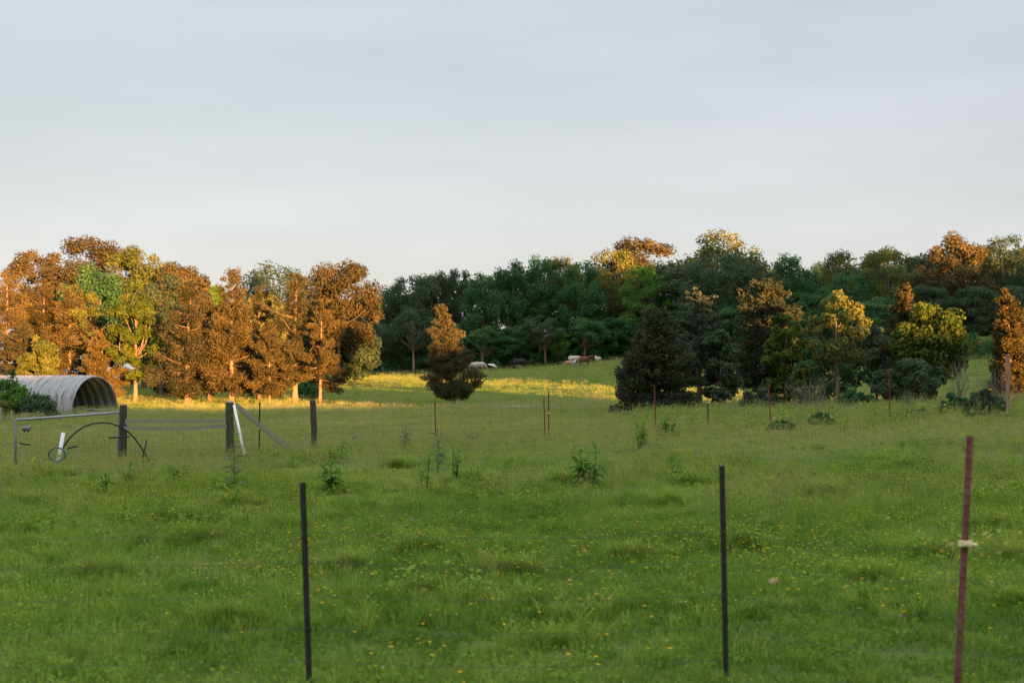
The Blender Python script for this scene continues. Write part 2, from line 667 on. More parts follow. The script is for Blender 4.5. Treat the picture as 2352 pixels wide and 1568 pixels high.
def cedar_tree(seed, h, wd, base=.15, leaf=.2, nb=70, per=70, power=.75, lean=0, mat='cedar', bark='bark', trunk_r=None, ragged=.35, open_=0, peak=.25, twin=False):
    rng = np.random.default_rng(seed)
    mb = MB()
    tr = trunk_r or h * .02
    jx = rng.normal() * .02 * h
    ph = rng.random() * 6

    def tp(z):
        return np.array([lean * z + jx * math.sin(z / h * 4 + ph) * z / h, jx * .6 * math.cos(z / h * 3 + ph) * z / h, z])
    zs = np.linspace(0, h * .97, 9)
    mb.tube([tp(z) - np.array([0, 0, .2 if z == 0 else 0]) for z in zs], [tr * (1.4 if z == 0 else 1) * (1 - .93 * z / h) + .008 for z in zs], 7)
    cs, rs, sp = [], [], []
    ga = rng.random() * 6.28
    sect = rng.uniform(1 - ragged, 1 + ragged, 9)
    for i in range(nb):
        zf = base + (1 - base) * ((i + rng.random()) / nb) ** .92
        g = (zf - base) / (1 - base)
        prof = min(1, (g / peak + .45) if g < peak else 1) * (1 - g) ** power + .05
        ga += 2.4
        az = ga + rng.normal() * .3
        ln = wd / 2 * prof * rng.uniform(1 - ragged, 1.12) * sect[int(az / 6.2832 * 9) % 9]
        if open_ and rng.random() < open_:
            continue
        rise = rng.uniform(.05, .6) if g > .25 else rng.uniform(-.25, .3)
        p0 = tp(zf * h - min(ln * .35, zf * h * .3))
        d = np.array([math.cos(az), math.sin(az), rise])
        p1 = p0 + d * ln
        if p1[2] > h:
            p1[2] = h
        mid = p0 + d * ln * .5 + np.array([0, 0, -.04 * ln])
        rb = max(.012, tr * .32 * (1 - g) + .01)
        mb.tube([p0, mid, p1], [rb, rb * .65, rb * .2], 4)
        nn = 2 + int(ln / (.2 * wd) * 1.2)
        big = rng.uniform(.75, 1.35)
        for q in range(nn):
            f = .42 + .62 * (q + .5) / nn
            c = p0 + d * ln * f + rng.normal(size=3) * .035 * wd
            cs.append(c)
            rs.append(max(.045 * wd, .1 * wd * (1.15 - .65 * g)) * big * rng.uniform(.75, 1.2))
            sp.append(norm(d + np.array([0, 0, .45])))
        if i % 4 == 0:
            cs.append(p0 + d * ln * .12)
            rs.append(.09 * wd * (1.1 - .7 * g))
            sp.append(norm(d + np.array([0, 0, .8])))
    for k in range(5):   # leader tip
        cs.append(tp(h * (.9 + .022 * k)))
        rs.append(.055 * wd * (1.2 - .15 * k))
        sp.append(np.array([0, 0, 1.]))
    P, t = leaf_cloud(rng, np.array(cs), np.array(rs), per, leaf, flat=.75, upbias=.3, aspect=.45, spray=np.array(sp))
    P[:, :, 2] = np.minimum(P[:, :, 2], h + .2)
    return mb.mesh('trunk', M[bark], True), quads_mesh('crown', P, t, M[mat])


def bush_mesh(seed, h, wd, dp=None, leaf=.12, nclump=34, per=90, mat='broad', stems=9):
    rng = np.random.default_rng(seed)
    dp = dp or wd
    cs, rs = [], []
    for i in range(nclump):
        a = rng.random() * 6.283
        r = math.sqrt(rng.random())
        x, y = math.cos(a) * r * wd / 2 * .82, math.sin(a) * r * dp / 2 * .82
        top = h * (1 - .55 * r * r) * rng.uniform(.75, 1)
        z = top * rng.uniform(.25, .88)
        cs.append((x, y, z))
        rs.append(min(wd, h) * rng.uniform(.11, .2))
    cs = np.array(cs)
    rs = np.array(rs)
    P, t = leaf_cloud(rng, cs, rs, per, leaf)
    P[:, :, 2] = np.maximum(P[:, :, 2], -.03)
    mb = MB()
    for j in rng.permutation(nclump)[:stems]:
        c = cs[j]
        mb.tube([(c[0] * .15, c[1] * .15, -.1), (c[0] * .6, c[1] * .6, c[2] * .5), c], [.03, .02, .006], 4)
    return mb.mesh('stems', M['bark_dark']), quads_mesh('foliage', P, t, M[mat])


# ------------------------------------------------------------------ ground
def grid_mesh(name, xs, ys, mat):
    gx, gy = np.meshgrid(xs, ys)
    gz_ = G(gx, gy)
    nx, ny = len(xs), len(ys)
    v = np.stack([gx, gy, gz_], -1).reshape(-1, 3)
    i = np.arange(nx * ny).reshape(ny, nx)
    f = np.stack([i[:-1, :-1], i[:-1, 1:], i[1:, 1:], i[1:, :-1]], -1).reshape(-1, 4)
    me = bpy.data.meshes.new(name)
    me.vertices.add(len(v))
    me.vertices.foreach_set('co', v.astype(np.float32).ravel())
    me.loops.add(f.size)
    me.loops.foreach_set('vertex_index', f.astype(np.int32).ravel())
    me.polygons.add(len(f))
    me.polygons.foreach_set('loop_start', np.arange(0, f.size, 4, dtype=np.int32))
    me.materials.append(mat)
    me.update(calc_edges=True)
    me.polygons.foreach_set('use_smooth', [True] * len(me.polygons))
    return me


ys = np.concatenate([np.linspace(-90, 5, 30), np.linspace(6, 60, 150), np.linspace(61, 250, 190), np.linspace(260, 600, 18), np.linspace(700, 3000, 12)])
xs = np.concatenate([np.linspace(-2500, -200, 10), np.linspace(-180, -50, 20), np.linspace(-48, 48, 160), np.linspace(50, 180, 36), np.linspace(200, 2500, 10)])
ground = part('meadow_ground', grid_mesh('meadow_ground', xs, ys, M['ground']))
tag(ground, kind='structure')

# ------------------------------------------------------------------ grass (stuff, instanced clumps)
proto_col = bpy.data.collections.new('grass_clumps')      # not linked to the scene: only feeds the meadow


def blade_clump(name, rng, n, h0, h1, spread, wd, bend, mat, heads=0, droop=0):
    Ps, js = [], []
    for i in range(n):
        a = rng.random() * 6.283
        r = spread * math.sqrt(rng.random())
        b = np.array([math.cos(a) * r, math.sin(a) * r, -.02])
        h = rng.uniform(h0, h1)
        la = rng.random() * 6.283
        ld = np.array([math.cos(la), math.sin(la), 0])
        bd = bend * rng.uniform(.3, 1.2) * h
        sd = np.array([-ld[1], ld[0], 0]) * wd * rng.uniform(.7, 1.3)
        p1 = b + np.array([0, 0, h * .55]) + ld * bd * .35
        p2 = b + np.array([0, 0, h * (1 - .25 * droop)]) + ld * bd
        j = rng.uniform(-.12, .12)
        Ps.append([b - sd * .5, b + sd * .5, p1 + sd * .42, p1 - sd * .42])
        js.append(j)
        Ps.append([p1 - sd * .42, p1 + sd * .42, p2 + sd * .06, p2 - sd * .06])
        js.append(j + .05)
    o = bpy.data.objects.new(name, quads_mesh(name, np.array(Ps), js, mat, attr='jit'))
    proto_col.objects.link(o)
    return o


def seed_clump(name, rng, n, h0, h1, spread, headw, headl, mat):
    Ps, js = [], []
    for i in range(n):
        a = rng.random() * 6.283
        r = spread * math.sqrt(rng.random())
        b = np.array([math.cos(a) * r, math.sin(a) * r, -.02])
        h = rng.uniform(h0, h1)
        la = rng.random() * 6.283
        ld = np.array([math.cos(la), math.sin(la), 0])
        top = b + np.array([0, 0, h]) + ld * h * rng.uniform(.05, .3)
        sd = np.array([-ld[1], ld[0], 0])
        j = rng.uniform(-.2, .2)
        Ps.append([b - sd * .002, b + sd * .002, top + sd * .0015, top - sd * .0015])
        js.append(j - .2)
        up = norm(top - b)
        for q in range(3):
            c = top + up * headl * (q - 1) * .4 + rng.normal(size=3) * headw * .5
            s2 = norm(np.cross(up, rng.normal(size=3)))
            ax = up + rng.normal(size=3) * .35
            Ps.append(kites(c[None], (ax * headl * .6)[None], (s2 * headw)[None])[0])
            js.append(j + .1)
    o = bpy.data.objects.new(name, quads_mesh(name, np.array(Ps), js, mat, attr='jit'))
    proto_col.objects.link(o)
    return o


def leaf_clump(name, rng, n, spread, h, size, mat):
    b = np.stack([rng.normal(size=n) * spread, rng.normal(size=n) * spread, rng.random(n) * h], -1)
    nrm = norm(rng.normal(size=(n, 3)) * .5 + np.array([0, 0, 1]))
    ax = norm(np.cross(nrm, rng.normal(size=(n, 3))))
    sd = np.cross(nrm, ax)
    s = size * rng.uniform(.6, 1.3, n)
    o = bpy.data.objects.new(name, quads_mesh(name, kites(b, ax * s[:, None], sd * s[:, None] * .7), rng.uniform(-.12, .12, n), mat, attr='jit'))
    proto_col.objects.link(o)
    return o


rg = np.random.default_rng(11)
# the collection sorts by name: a_.. h_ give the pick index
blade_clump('clump_a', rg, 34, .07, .15, .16, .007, .6, M['grass'], droop=.5)      # 0 short turf
blade_clump('clump_b', rg, 34, .06, .19, .16, .006, .7, M['grass'], droop=.6)      # 1 short turf, uneven
leaf_clump('clump_c', rg, 46, .11, .09, .035, M['grass'])                          # 2 clover
blade_clump('clump_d', rg, 36, .18, .42, .18, .008, .55, M['grass'], droop=.4)     # 3 meadow grass
seed_clump('clump_e', rg, 16, .3, .6, .24, .014, .07, M['seed'])                   # 4 seed heads
blade_clump('clump_f', rg, 60, .2, .42, .14, .011, .9, M['grass'], droop=.9)       # 5 lush tuft
blade_clump('clump_g', rg, 38, .08, .21, .42, .02, .5, M['grass'], droop=.4)       # 6 far pasture patch
seed_clump('clump_h', rg, 16, .3, .55, .5, .03, .12, M['seed'])                    # 7 far seed heads
leaf_clump('clump_i', rg, 60, .2, .4, .09, M['grass'])                             # 8 leafy weeds


def gn_scatter(name, pts, rot, scl, idx, tint, coll, label=None, cat=None):
    me = bpy.data.meshes.new(name)
    n = len(pts)
    me.vertices.add(n)
    me.vertices.foreach_set('co', np.asarray(pts, np.float32).ravel())
    for nm, ty, arr in (('yaw', 'FLOAT', rot), ('scl', 'FLOAT', scl), ('tint', 'FLOAT', tint)):
        a = me.attributes.new(nm, ty, 'POINT')
        a.data.foreach_set('value', np.asarray(arr, np.float32))
    a = me.attributes.new('pick', 'INT', 'POINT')
    a.data.foreach_set('value', np.asarray(idx, np.int32))
    me.update()
    o = bpy.data.objects.new(name, me)
    C.objects.link(o)
    ng = bpy.data.node_groups.new(name + ' scatter', 'GeometryNodeTree')
    ng.interface.new_socket('Geometry', in_out='INPUT', socket_type='NodeSocketGeometry')
    ng.interface.new_socket('Geometry', in_out='OUTPUT', socket_type='NodeSocketGeometry')
    N = ng.nodes.new
    L = ng.links.new
    gi = N('NodeGroupInput')
    go = N('NodeGroupOutput')
    ip = N('GeometryNodeInstanceOnPoints')
    ci = N('GeometryNodeCollectionInfo')
    ci.inputs['Collection'].default_value = coll
    ci.inputs['Separate Children'].default_value = True
    ci.inputs['Reset Children'].default_value = True

    def na(nm, ty):
        a = N('GeometryNodeInputNamedAttribute')
        a.data_type = ty
        a.inputs['Name'].default_value = nm
        return a.outputs['Attribute']
    L(gi.outputs[0], ip.inputs['Points'])
    L(ci.outputs[0], ip.inputs['Instance'])
    ip.inputs['Pick Instance'].default_value = True
    L(na('pick', 'INT'), ip.inputs['Instance Index'])
    cx = N('ShaderNodeCombineXYZ')
    L(na('yaw', 'FLOAT'), cx.inputs[2])
    er = N('FunctionNodeEulerToRotation')
    L(cx.outputs[0], er.inputs[0])
    L(er.outputs[0], ip.inputs['Rotation'])
    c3 = N('ShaderNodeCombineXYZ')
    s = na('scl', 'FLOAT')
    for k in range(3):
        L(s, c3.inputs[k])
    L(c3.outputs[0], ip.inputs['Scale'])
    L(ip.outputs[0], go.inputs[0])
    md = o.modifiers.new('scatter', 'NODES')
    md.node_group = ng
    tag(o, label, cat, kind='stuff')
    return o


def sample(rng, D0, D1, n):
    D = np.sqrt(rng.random(n) * (D1 * D1 - D0 * D0) + D0 * D0)
    x = rng.uniform(-1, 1, n) * (.375 * D + 1.5)
    return x, D


def scatter_meadow():
    rng = np.random.default_rng(3)
    out = []

    def put(x, y, pick, scl, tint):
        n = len(x)
        out.append((x, y, pick * np.ones(n, int) if np.isscalar(pick) else pick, scl, tint))

    # near turf
    for D0, D1, dens in ((8.2, 14, 58), (14, 22, 42), (22, 30, 24)):
        n = int(.75 * (D1 * D1 - D0 * D0) / 2 * dens * 1.12)
        x, y = sample(rng, D0, D1, n)
        nz_ = fbm(x * .5, y * .35, 21)
        n2 = fbm(x * 1.6, y * 1.2, 33, 2)
        pk = np.where(rng.random(n) < .36, 2, np.where(n2 > .5, 1, 0))
        put(x, y, pk, rng.uniform(.7, 1.25, n) * (.75 + .6 * nz_), np.clip(.21 + (nz_ - .5) * .75 + (n2 - .5) * .4 + (fbm(x * .14, y * .12, 71) - .5) * .6 + .016 * (y - 10) + rng.normal(size=n) * .07, 0, 1))
    # taller uneven meadow grass from ~16 m on
    for D0, D1, dens in ((10, 18, 4.2), (18, 25, 13), (25, 36, 20), (36, 50, 13)):
        n = int(.75 * (D1 * D1 - D0 * D0) / 2 * dens * 1.12)
        x, y = sample(rng, D0, D1, n)
        nz_ = fbm(x * .35, y * .25, 41)
        keep = rng.random(n) < np.clip((nz_ - .32) * 3.2, .15 if D0 > 24 else .05, 1)
        x, y, nz_ = x[keep], y[keep], nz_[keep]
        n = len(x)
        sd = fbm(x * .3, y * .2, 57)
        pk = np.where(rng.random(n) < np.clip((sd - .38) * 2.4, .1, .7) * np.clip((y - 12) / 12, .15, 1), 4, 3)
        put(x, y, pk, rng.uniform(.5, 1.0, n) * np.interp(y, [10, 22, 28, 33, 37, 50], [.8, .95, .9, .5, .42, .5]), np.clip(.34 + (sd - .5) * .9 + np.clip((y - 20) * .018, 0, .38) + rng.normal(size=n) * .1, 0, 1))
    # pasture beyond the fence
    for D0, D1, dens, s0 in ((34, 60, 10, .58), (60, 110, 5.2, .9), (110, 225, 2.1, 1.0)):
        n = int(.75 * (D1 * D1 - D0 * D0) / 2 * dens * 1.08)
        x, y = sample(rng, D0, D1, n)
        nz_ = fbm(x * .16, y * .1, 61)
        n2 = fbm(x * .7, y * .5, 67)
        sd = np.where(y < 80, .3, .16)
        pk = np.where(rng.random(n) < sd, 7, 6)
        mean = np.interp(y, [34, 50, 75, 100, 130, 220], [.62, .68, .6, .48, .5, .64])
        put(x, y, pk, s0 * rng.uniform(.6, 1.15, n) * np.interp(y, [34, 50, 225], [.7, .9, 1.0]), np.clip(mean + (nz_ - .5) * .55 + (n2 - .5) * .4 + rng.normal(size=n) * .08, 0, 1))
    # lush dark tussocks and leafy weeds in the turf: picture column, row, width
    tus = [(450, 1245, 60, .12), (670, 1220, 70, .1), (1130, 1395, 190, .16), (990, 1268, 110, .16), (1320, 1430, 130, .2), (1720, 1262, 110, .12),
           (2090, 1282, 110, .12), (2300, 1212, 130, .1), (250, 1325, 110, .12), (1600, 1115, 90, .08), (780, 1312, 80, .14), (370, 1255, 80, .14),
           (2330, 1400, 120, .14), (1900, 1140, 90, .14), (1200, 1320, 90, .16), (2060, 1080, 80, .14), (1450, 1285, 110, .2), (2310, 1290, 110, .12),
           (60, 1165, 110, .14), (410, 1195, 60, .14), (1270, 1490, 120, .12), (480, 1440, 130, .16), (930, 1180, 60, .16), (1990, 1345, 60, .16),
           (560, 1170, 70, .2), (1540, 1165, 60, .2), (20, 1230, 70, .12), (950, 1365, 70, .15), (2240, 1160, 80, .12), (1290, 1115, 60, .12), (1090, 1115, 60, .12), (920, 1075, 50, .14), (120, 1095, 80, .2)]
    for px, py, wpx, tn in tus:
        cx, cy, _ = ground_hit(px, py)
        wm = wpx / FPX * cy
        k = int(5 + 13 * wm)
        a = rng.random(k) * 6.283
        r = np.abs(rng.normal(size=k)) * .6
        x = cx + rng.normal(size=k) * wm * .36 + np.sin(a[0] + np.arange(k)) * wm * .2
        y = cy + rng.normal(size=k) * wm * .2 + .1
        put(x, y, np.where(rng.random(k) < .93, 5, 8), rng.uniform(.6, 1.35, k) * rng.uniform(.6, 1.1, k) * np.interp(cy, [10, 30], [.75, 1.0]), np.clip(tn + .3 + rng.normal(size=k) * .13, 0, 1))
    # leafy broad weeds in loose drifts through the middle meadow
    n = 2400
    x, y = sample(rng, 17, 38, n)
    f1 = fbm(x * .4, y * .3, 191)
    keep = rng.random(n) < np.clip((f1 - .53) * 6, 0, 1)
    x, y = x[keep], y[keep]
    n = len(x)
    put(x, y, np.where(rng.random(n) < .6, 8, 5), rng.uniform(.3, .75, n), np.clip(rng.normal(size=n) * .14 + .2, 0, 1))
    # drifts of coarser, darker grass through the turf
    n = 5200
    x, y = sample(rng, 9, 34, n)
    f1 = fbm(x * .55, y * .4, 91)
    keep = rng.random(n) < np.clip((f1 - .5) * 5, 0, 1)
    x, y, f1 = x[keep], y[keep], f1[keep]
    n = len(x)
    put(x, y, np.where(rng.random(n) < .75, 5, 3), rng.uniform(.35, .75, n), np.clip(.7 - f1 * .6 + rng.normal(size=n) * .14, .12, 1))
    # scattered tufts over the far pasture
    n = 900
    x, y = sample(rng, 60, 205, n)
    put(x, y, np.where(rng.random(n) < .5, 5, 8), rng.uniform(.5, 1.2, n), np.clip(rng.normal(size=n) * .12 + .2, 0, 1))
    # rank growth along the far fence and under the hedge trees
    n = 2600
    px = rng.uniform(1450, 2400, n)
    y = rng.normal(size=n) * 4.5 + 51
    x = (px - 1176) / FPX * y
    put(x, y, np.where(rng.random(n) < .55, 3, np.where(rng.random(n) < .6, 4, 8)), rng.uniform(.45, 1.1, n), np.clip(rng.normal(size=n) * .16 + .42, 0, 1))
    n = 1500
    px = rng.uniform(0, 1700, n)
    y = rng.normal(size=n) * 1.6 + np.interp(px, [0, 280, 700, 1700], [34, 35.5, 40, 43])
    x = (px - 1176) / FPX * y
    put(x, y, np.where(rng.random(n) < .6, 4, 3), rng.uniform(.4, .75, n), np.clip(rng.normal(size=n) * .14 + .72, 0, 1))
    x = np.concatenate([o_[0] for o_ in out])
    y = np.concatenate([o_[1] for o_ in out])
    pk = np.concatenate([o_[2] for o_ in out])
    sc_ = np.concatenate([o_[3] for o_ in out])
    ti = np.concatenate([o_[4] for o_ in out])
    pts = np.stack([x, y, G(x, y)], -1)
    gn_scatter('meadow_grass', pts, rng.random(len(x)) * 6.283, sc_, pk, ti, proto_col, 'mixed meadow grass and seed heads covering the whole pasture', 'grass')
    # buttercups and clover heads
    fcol = bpy.data.collections.new('meadow_flowers')

    def flower(name, r, h, mat, petals):
        Ps, js = [], []
        for k in range(petals):
            a = 6.283 * k / petals
            d = np.array([math.cos(a), math.sin(a), .35])
            s = np.array([-math.sin(a), math.cos(a), 0])
            c = np.array([0, 0, h]) + d * r * .5
            Ps.append(kites(c[None], (d * r)[None], (s * r * .9)[None])[0])
            js.append(.3 + .7 * k / petals)
        Ps.append([(-.0015, 0, 0), (.0015, 0, 0), (.001, 0, h), (-.001, 0, h)])
        js.append(0)
        fo = bpy.data.objects.new(name, quads_mesh(name, np.array(Ps, float), js, mat))
        fcol.objects.link(fo)
    flower('bloom_a', .017, .2, M['flower'], 5)
    flower('bloom_b', .016, .3, M['flower'], 5)
    flower('bloom_c', .011, .1, M['flower_w'], 6)
    n = 34000
    D = 8.5 + rng.random(n) ** .75 * 42
    x = rng.uniform(-1, 1, n) * (.375 * D + 1)
    f = fbm(x * .45, D * .3, 77)
    k = rng.random(n) < np.clip((f - .36) * 3.2, .04, 1) * np.interp(D, [9, 14, 20, 30, 50], [.12, .35, 1, 1, 1])
    x, D = x[k], D[k]
    n = len(x)
    pk = np.where(rng.random(n) < .1, 2, np.where(D > 20, 1, 0))
    gn_scatter('buttercups', np.stack([x, D, G(x, D)], -1), rng.random(n) * 6.283, rng.uniform(.7, 1.25, n), pk, rng.random(n), fcol,
               'small yellow buttercups sprinkled through the meadow grass', 'flowers')


scatter_meadow()

# ------------------------------------------------------------------ wood behind and to the right of the camera: unseen, heights shaped to throw the evening shade and leave lit strips
def roadside_wood():
    rng = np.random.default_rng(5)
    hu = [-70, 13.2, 14.4, 26.5, 27.3, 28.3, 30.6, 31.4, 37, 39, 43, 44, 47.9, 48.9, 61.5, 62.5, 63, 68, 70, 98, 103, 112, 116, 132, 150]
    hh = [9.2, 9.1, 6.5, 6.5, 8.4, 11.6, 11.6, 10.3, 10.3, 8.3, 8.3, 17, 17, 4.8, 4.8, 8, 38, 38, 34, 34, 30.5, 30, 25, 25, 25]
    Ps = []
    tan = math.tan(R(SUN_EL))
    for row, t0 in enumerate((-26, -30, -34)):
        for u in np.arange(-70, 150, 1.15):
            uu = u + rng.uniform(-.25, .25) + row * .4
            t = t0 + rng.uniform(-1, 1)
            x = uu * CA - t * SA
            y = uu * SA + t * CA
            g = gz(x, y)
            lo = min(np.interp(uu - .7, hu, hh), np.interp(uu + .7, hu, hh))
            top = lo - (t + 30) * tan - (rng.random() ** 2) * .6 * (1 if lo < 12 else 3)
            hgt = top - g
            if hgt < .6:
                continue
            n = int(40 * hgt + 45)
            zz = rng.random(n) * hgt
            rr = .75 * np.sqrt(rng.random(n))
            a = rng.random(n) * 6.283
            c = np.stack([x + np.cos(a) * rr, y + np.sin(a) * rr * 2.2, g + zz], -1)
            s = .5 * rng.uniform(.7, 1.3, n)
            nr = norm(rng.normal(size=(n, 3)) + np.array([SA, -CA, 0]) * .9)
            ax = norm(np.cross(nr, rng.normal(size=(n, 3))))
            sd = np.cross(nr, ax)
            ov = c[:, 2] + s * .5 > top + .15
            c[ov, 2] -= .4
            Ps.append(kites(c, ax * s[:, None], sd * s[:, None] * .9))
    P = np.concatenate(Ps)
    o = part('roadside_wood', quads_mesh('roadside_wood', P, rng.random(len(P)), M['broad_dark']))
    tag(o, 'dense unseen wood on the bank behind the viewpoint, heights shaped to shade the field', 'wood', kind='stuff')


roadside_wood()

# ------------------------------------------------------------------ trees one by one
def put_tree(name, px, D, meshes, label, group=None, scale=None, rz=0, cat='tree'):
    x, y, z = at(px, D)
    e = empty(name, (x, y, z), label, cat, group, rz)
    if scale:
        e.scale = scale
    part('trunk', meshes[0], e)
    part('crown', meshes[1], e)
    return e


def hgt(px, D, ytop):
    return zrow(ytop, D) - at(px, D)[2]


def wm(wpx, D):
    return wpx / FPX * D


seed = 100
# --- left group: cedars and mixed trees around the hut
LEFT = [
    # kind, px, D, ytop, width px, label, kwargs
    ('cedar', 12, 106, 622, 120, 'rust brown cedar at the left picture edge, tallest one over the green bush', dict(base=.05, nb=76, ragged=.42, power=.5, peak=.35)),
    ('cedar', 98, 108, 640, 120, 'rust brown cedar rising behind the far left end of the hut roof', dict(base=.05, nb=76, ragged=.42, power=.5, peak=.35)),
    ('cedar', 52, 103, 742, 90, 'lower rust cedar leaning against the yellow green tree left of the hut', dict(base=.05, nb=70, mat='cedar_olive', power=.5, peak=.4)),
    ('broad', 92, 100, 768, 90, 'short yellow green broadleaf tree showing just above the hut roof at left', dict(mat='broad_olive', base=.1, leaf=.24)),
    ('cedar', 160, 107, 655, 115, 'broad rust cedar directly above the middle of the hut roof', dict(base=.05, nb=76, ragged=.42, power=.5, peak=.35)),
    ('broad', 205, 108, 648, 100, 'olive yellow broadleaf tree between the rust cedars and the bright green tree', dict(mat='broad_olive', base=.1, leaf=.26, squash=.8)),
    ('cedar', 235, 101, 760, 95, 'low rust cedar whose boughs hang over the open end of the hut', dict(base=.08, nb=80, power=.45, peak=.4)),
    ('broad', 228, 124, 602, 175, 'bright green broadleaf tree in the middle of the left group', dict(mat='broad', base=.2, leaf=.3)),
    ('broad', 88, 150, 570, 165, 'thin crowned orange brown oak on the skyline above the left edge', dict(mat='oak_bronze', base=.3, leaf=.27, nclump=84, per=290, gaps=.15)),
    ('broad', 200, 152, 543, 200, 'tallest oak of the left group with a rounded bronze crown on the skyline', dict(mat='oak_bronze', base=.3, leaf=.27, nclump=84, per=290)),
    ('broad', 333, 146, 562, 185, 'big golden orange lit oak on the skyline right of the tallest oak', dict(mat='broad_olive', base=.25, leaf=.27, nclump=84, per=290)),
    ('broad', 418, 142, 592, 150, 'golden orange crown sloping down towards the gap in the left tree line', dict(mat='oak_bronze', base=.25, leaf=.27, nclump=84, per=290)),
    ('broad', 312, 100, 640, 110, 'dark tree with yellow lit leaf sprays standing right of the hut opening', dict(mat='broad_yellow', base=.09, leaf=.24, gaps=.12, nclump=70, bark='bark')),
    ('broad', 372, 112, 620, 130, 'shadowed olive brown tree behind the cedar with the thick pink trunk', dict(mat='broad_dark', base=.2, leaf=.26)),
    ('cedar', 432, 97, 652, 150, 'wide cedar with a thick lit pink trunk, first cedar right of the hut', dict(base=.12, nb=74, power=.5, peak=.3, ragged=.45, mat='cedar_olive', trunk_r=.2)),
    ('cedar', 482, 101, 700, 90, 'shaded thin cedar standing just behind the cedar above the fence post', dict(base=.16, nb=44, power=.6)),
    ('cedar', 532, 97, 618, 150, 'tall pointed cedar directly above the mossy corner post', dict(base=.15, nb=84, power=.72, ragged=.45, trunk_r=.17)),
    ('cedar', 596, 103, 655, 100, 'olive cedar filling the gap between the two tall pointed cedars', dict(base=.2, nb=50, mat='cedar_olive', power=.6)),
    ('cedar', 619, 95, 745, 95, 'small cedar with a slim lit trunk above the slanting brace', dict(base=.2, nb=50, ragged=.45, power=.6, trunk_r=.09)),
    ('cedar', 678, 98, 626, 130, 'tall cedar with a forked pale trunk, second from the right end of its row', dict(base=.24, nb=70, mat='cedar_olive', ragged=.5, power=.7, trunk_r=.2)),
    ('cedar', 736, 96, 688, 90, 'round headed cedar with bare pale limbs at the right end of the lit row', dict(base=.22, nb=52, ragged=.5, open_=.12, power=.45, trunk_r=.12, lean=.006, mat='cedar')),
    ('broad', 600, 128, 660, 110, 'pale olive tree peeping out between the two tall pointed cedars', dict(mat='broad_olive', base=.2, leaf=.3)),
    ('broad', 625, 280, 585, 205, 'broad dark green crown on the skyline behind the two tall cedars', dict(mat='broad_dark', base=.25, leaf=.5)),
    ('broad', 492, 240, 636, 60, 'small bright green tree top in the skyline gap left of centre', dict(mat='broad_fresh', base=.3, leaf=.5)),
    ('broad', 778, 152, 586, 190, 'big oak with orange lit leaf clumps right of the row of cedars', dict(mat='oak_bronze', base=.2, leaf=.27, nclump=84, per=280)),
    ('broad', 815, 160, 735, 110, 'low dark broadleaf tree beneath the oak with orange clumps', dict(mat='broad_dark', base=.03, leaf=.34)),
    ('broad', 708, 160, 720, 100, 'dark broadleaf tree in shade glimpsed behind the forked cedar', dict(mat='broad', base=.03, leaf=.34)),
    ('broad', 470, 150, 700, 150, 'dark shaded tree closing the view behind the left cedars', dict(mat='broad_dark', base=.02, leaf=.34)),
    ('broad', 570, 155, 720, 140, 'deep green shaded tree low behind the tall pointed cedar', dict(mat='broad', base=.02, leaf=.34)),
    ('broad', 385, 118, 760, 130, 'black green shaded tree low between the hut and the first cedar', dict(mat='broad_dark', base=.02, leaf=.28)),
]
for kind, px, D, yt, wp, label, kw in LEFT:
    seed += 1
    h = hgt(px, D, yt)
    wd = wm(wp, D)
    if kind == 'cedar':
        kw.setdefault('leaf', .15)
        kw.setdefault('per', 112)
        put_tree('cedar_tree', px, D, cedar_tree(seed, h, wd * 1.25, **kw), label)
    else:
        kw.setdefault('nclump', 56)
        if kw.get('leaf', .4) < .27:
            kw['leaf'] *= .78
            kw.setdefault('per', 240)
        put_tree('broadleaf_tree', px, D, broad_tree(seed, h, wd * 1.06, **kw), label)

# --- lone cedar out in the field
put_tree('cedar_tree', 1043, 88, cedar_tree(41, hgt(1043, 88, 705), wm(134, 88), base=.17, leaf=.135, nb=84, per=120, power=.9, lean=-.115, trunk_r=.15, ragged=.33, peak=.2, mat='cedar_olive'),
         'lone cedar in the open field, its tip lit orange, leaning over a pale trunk')

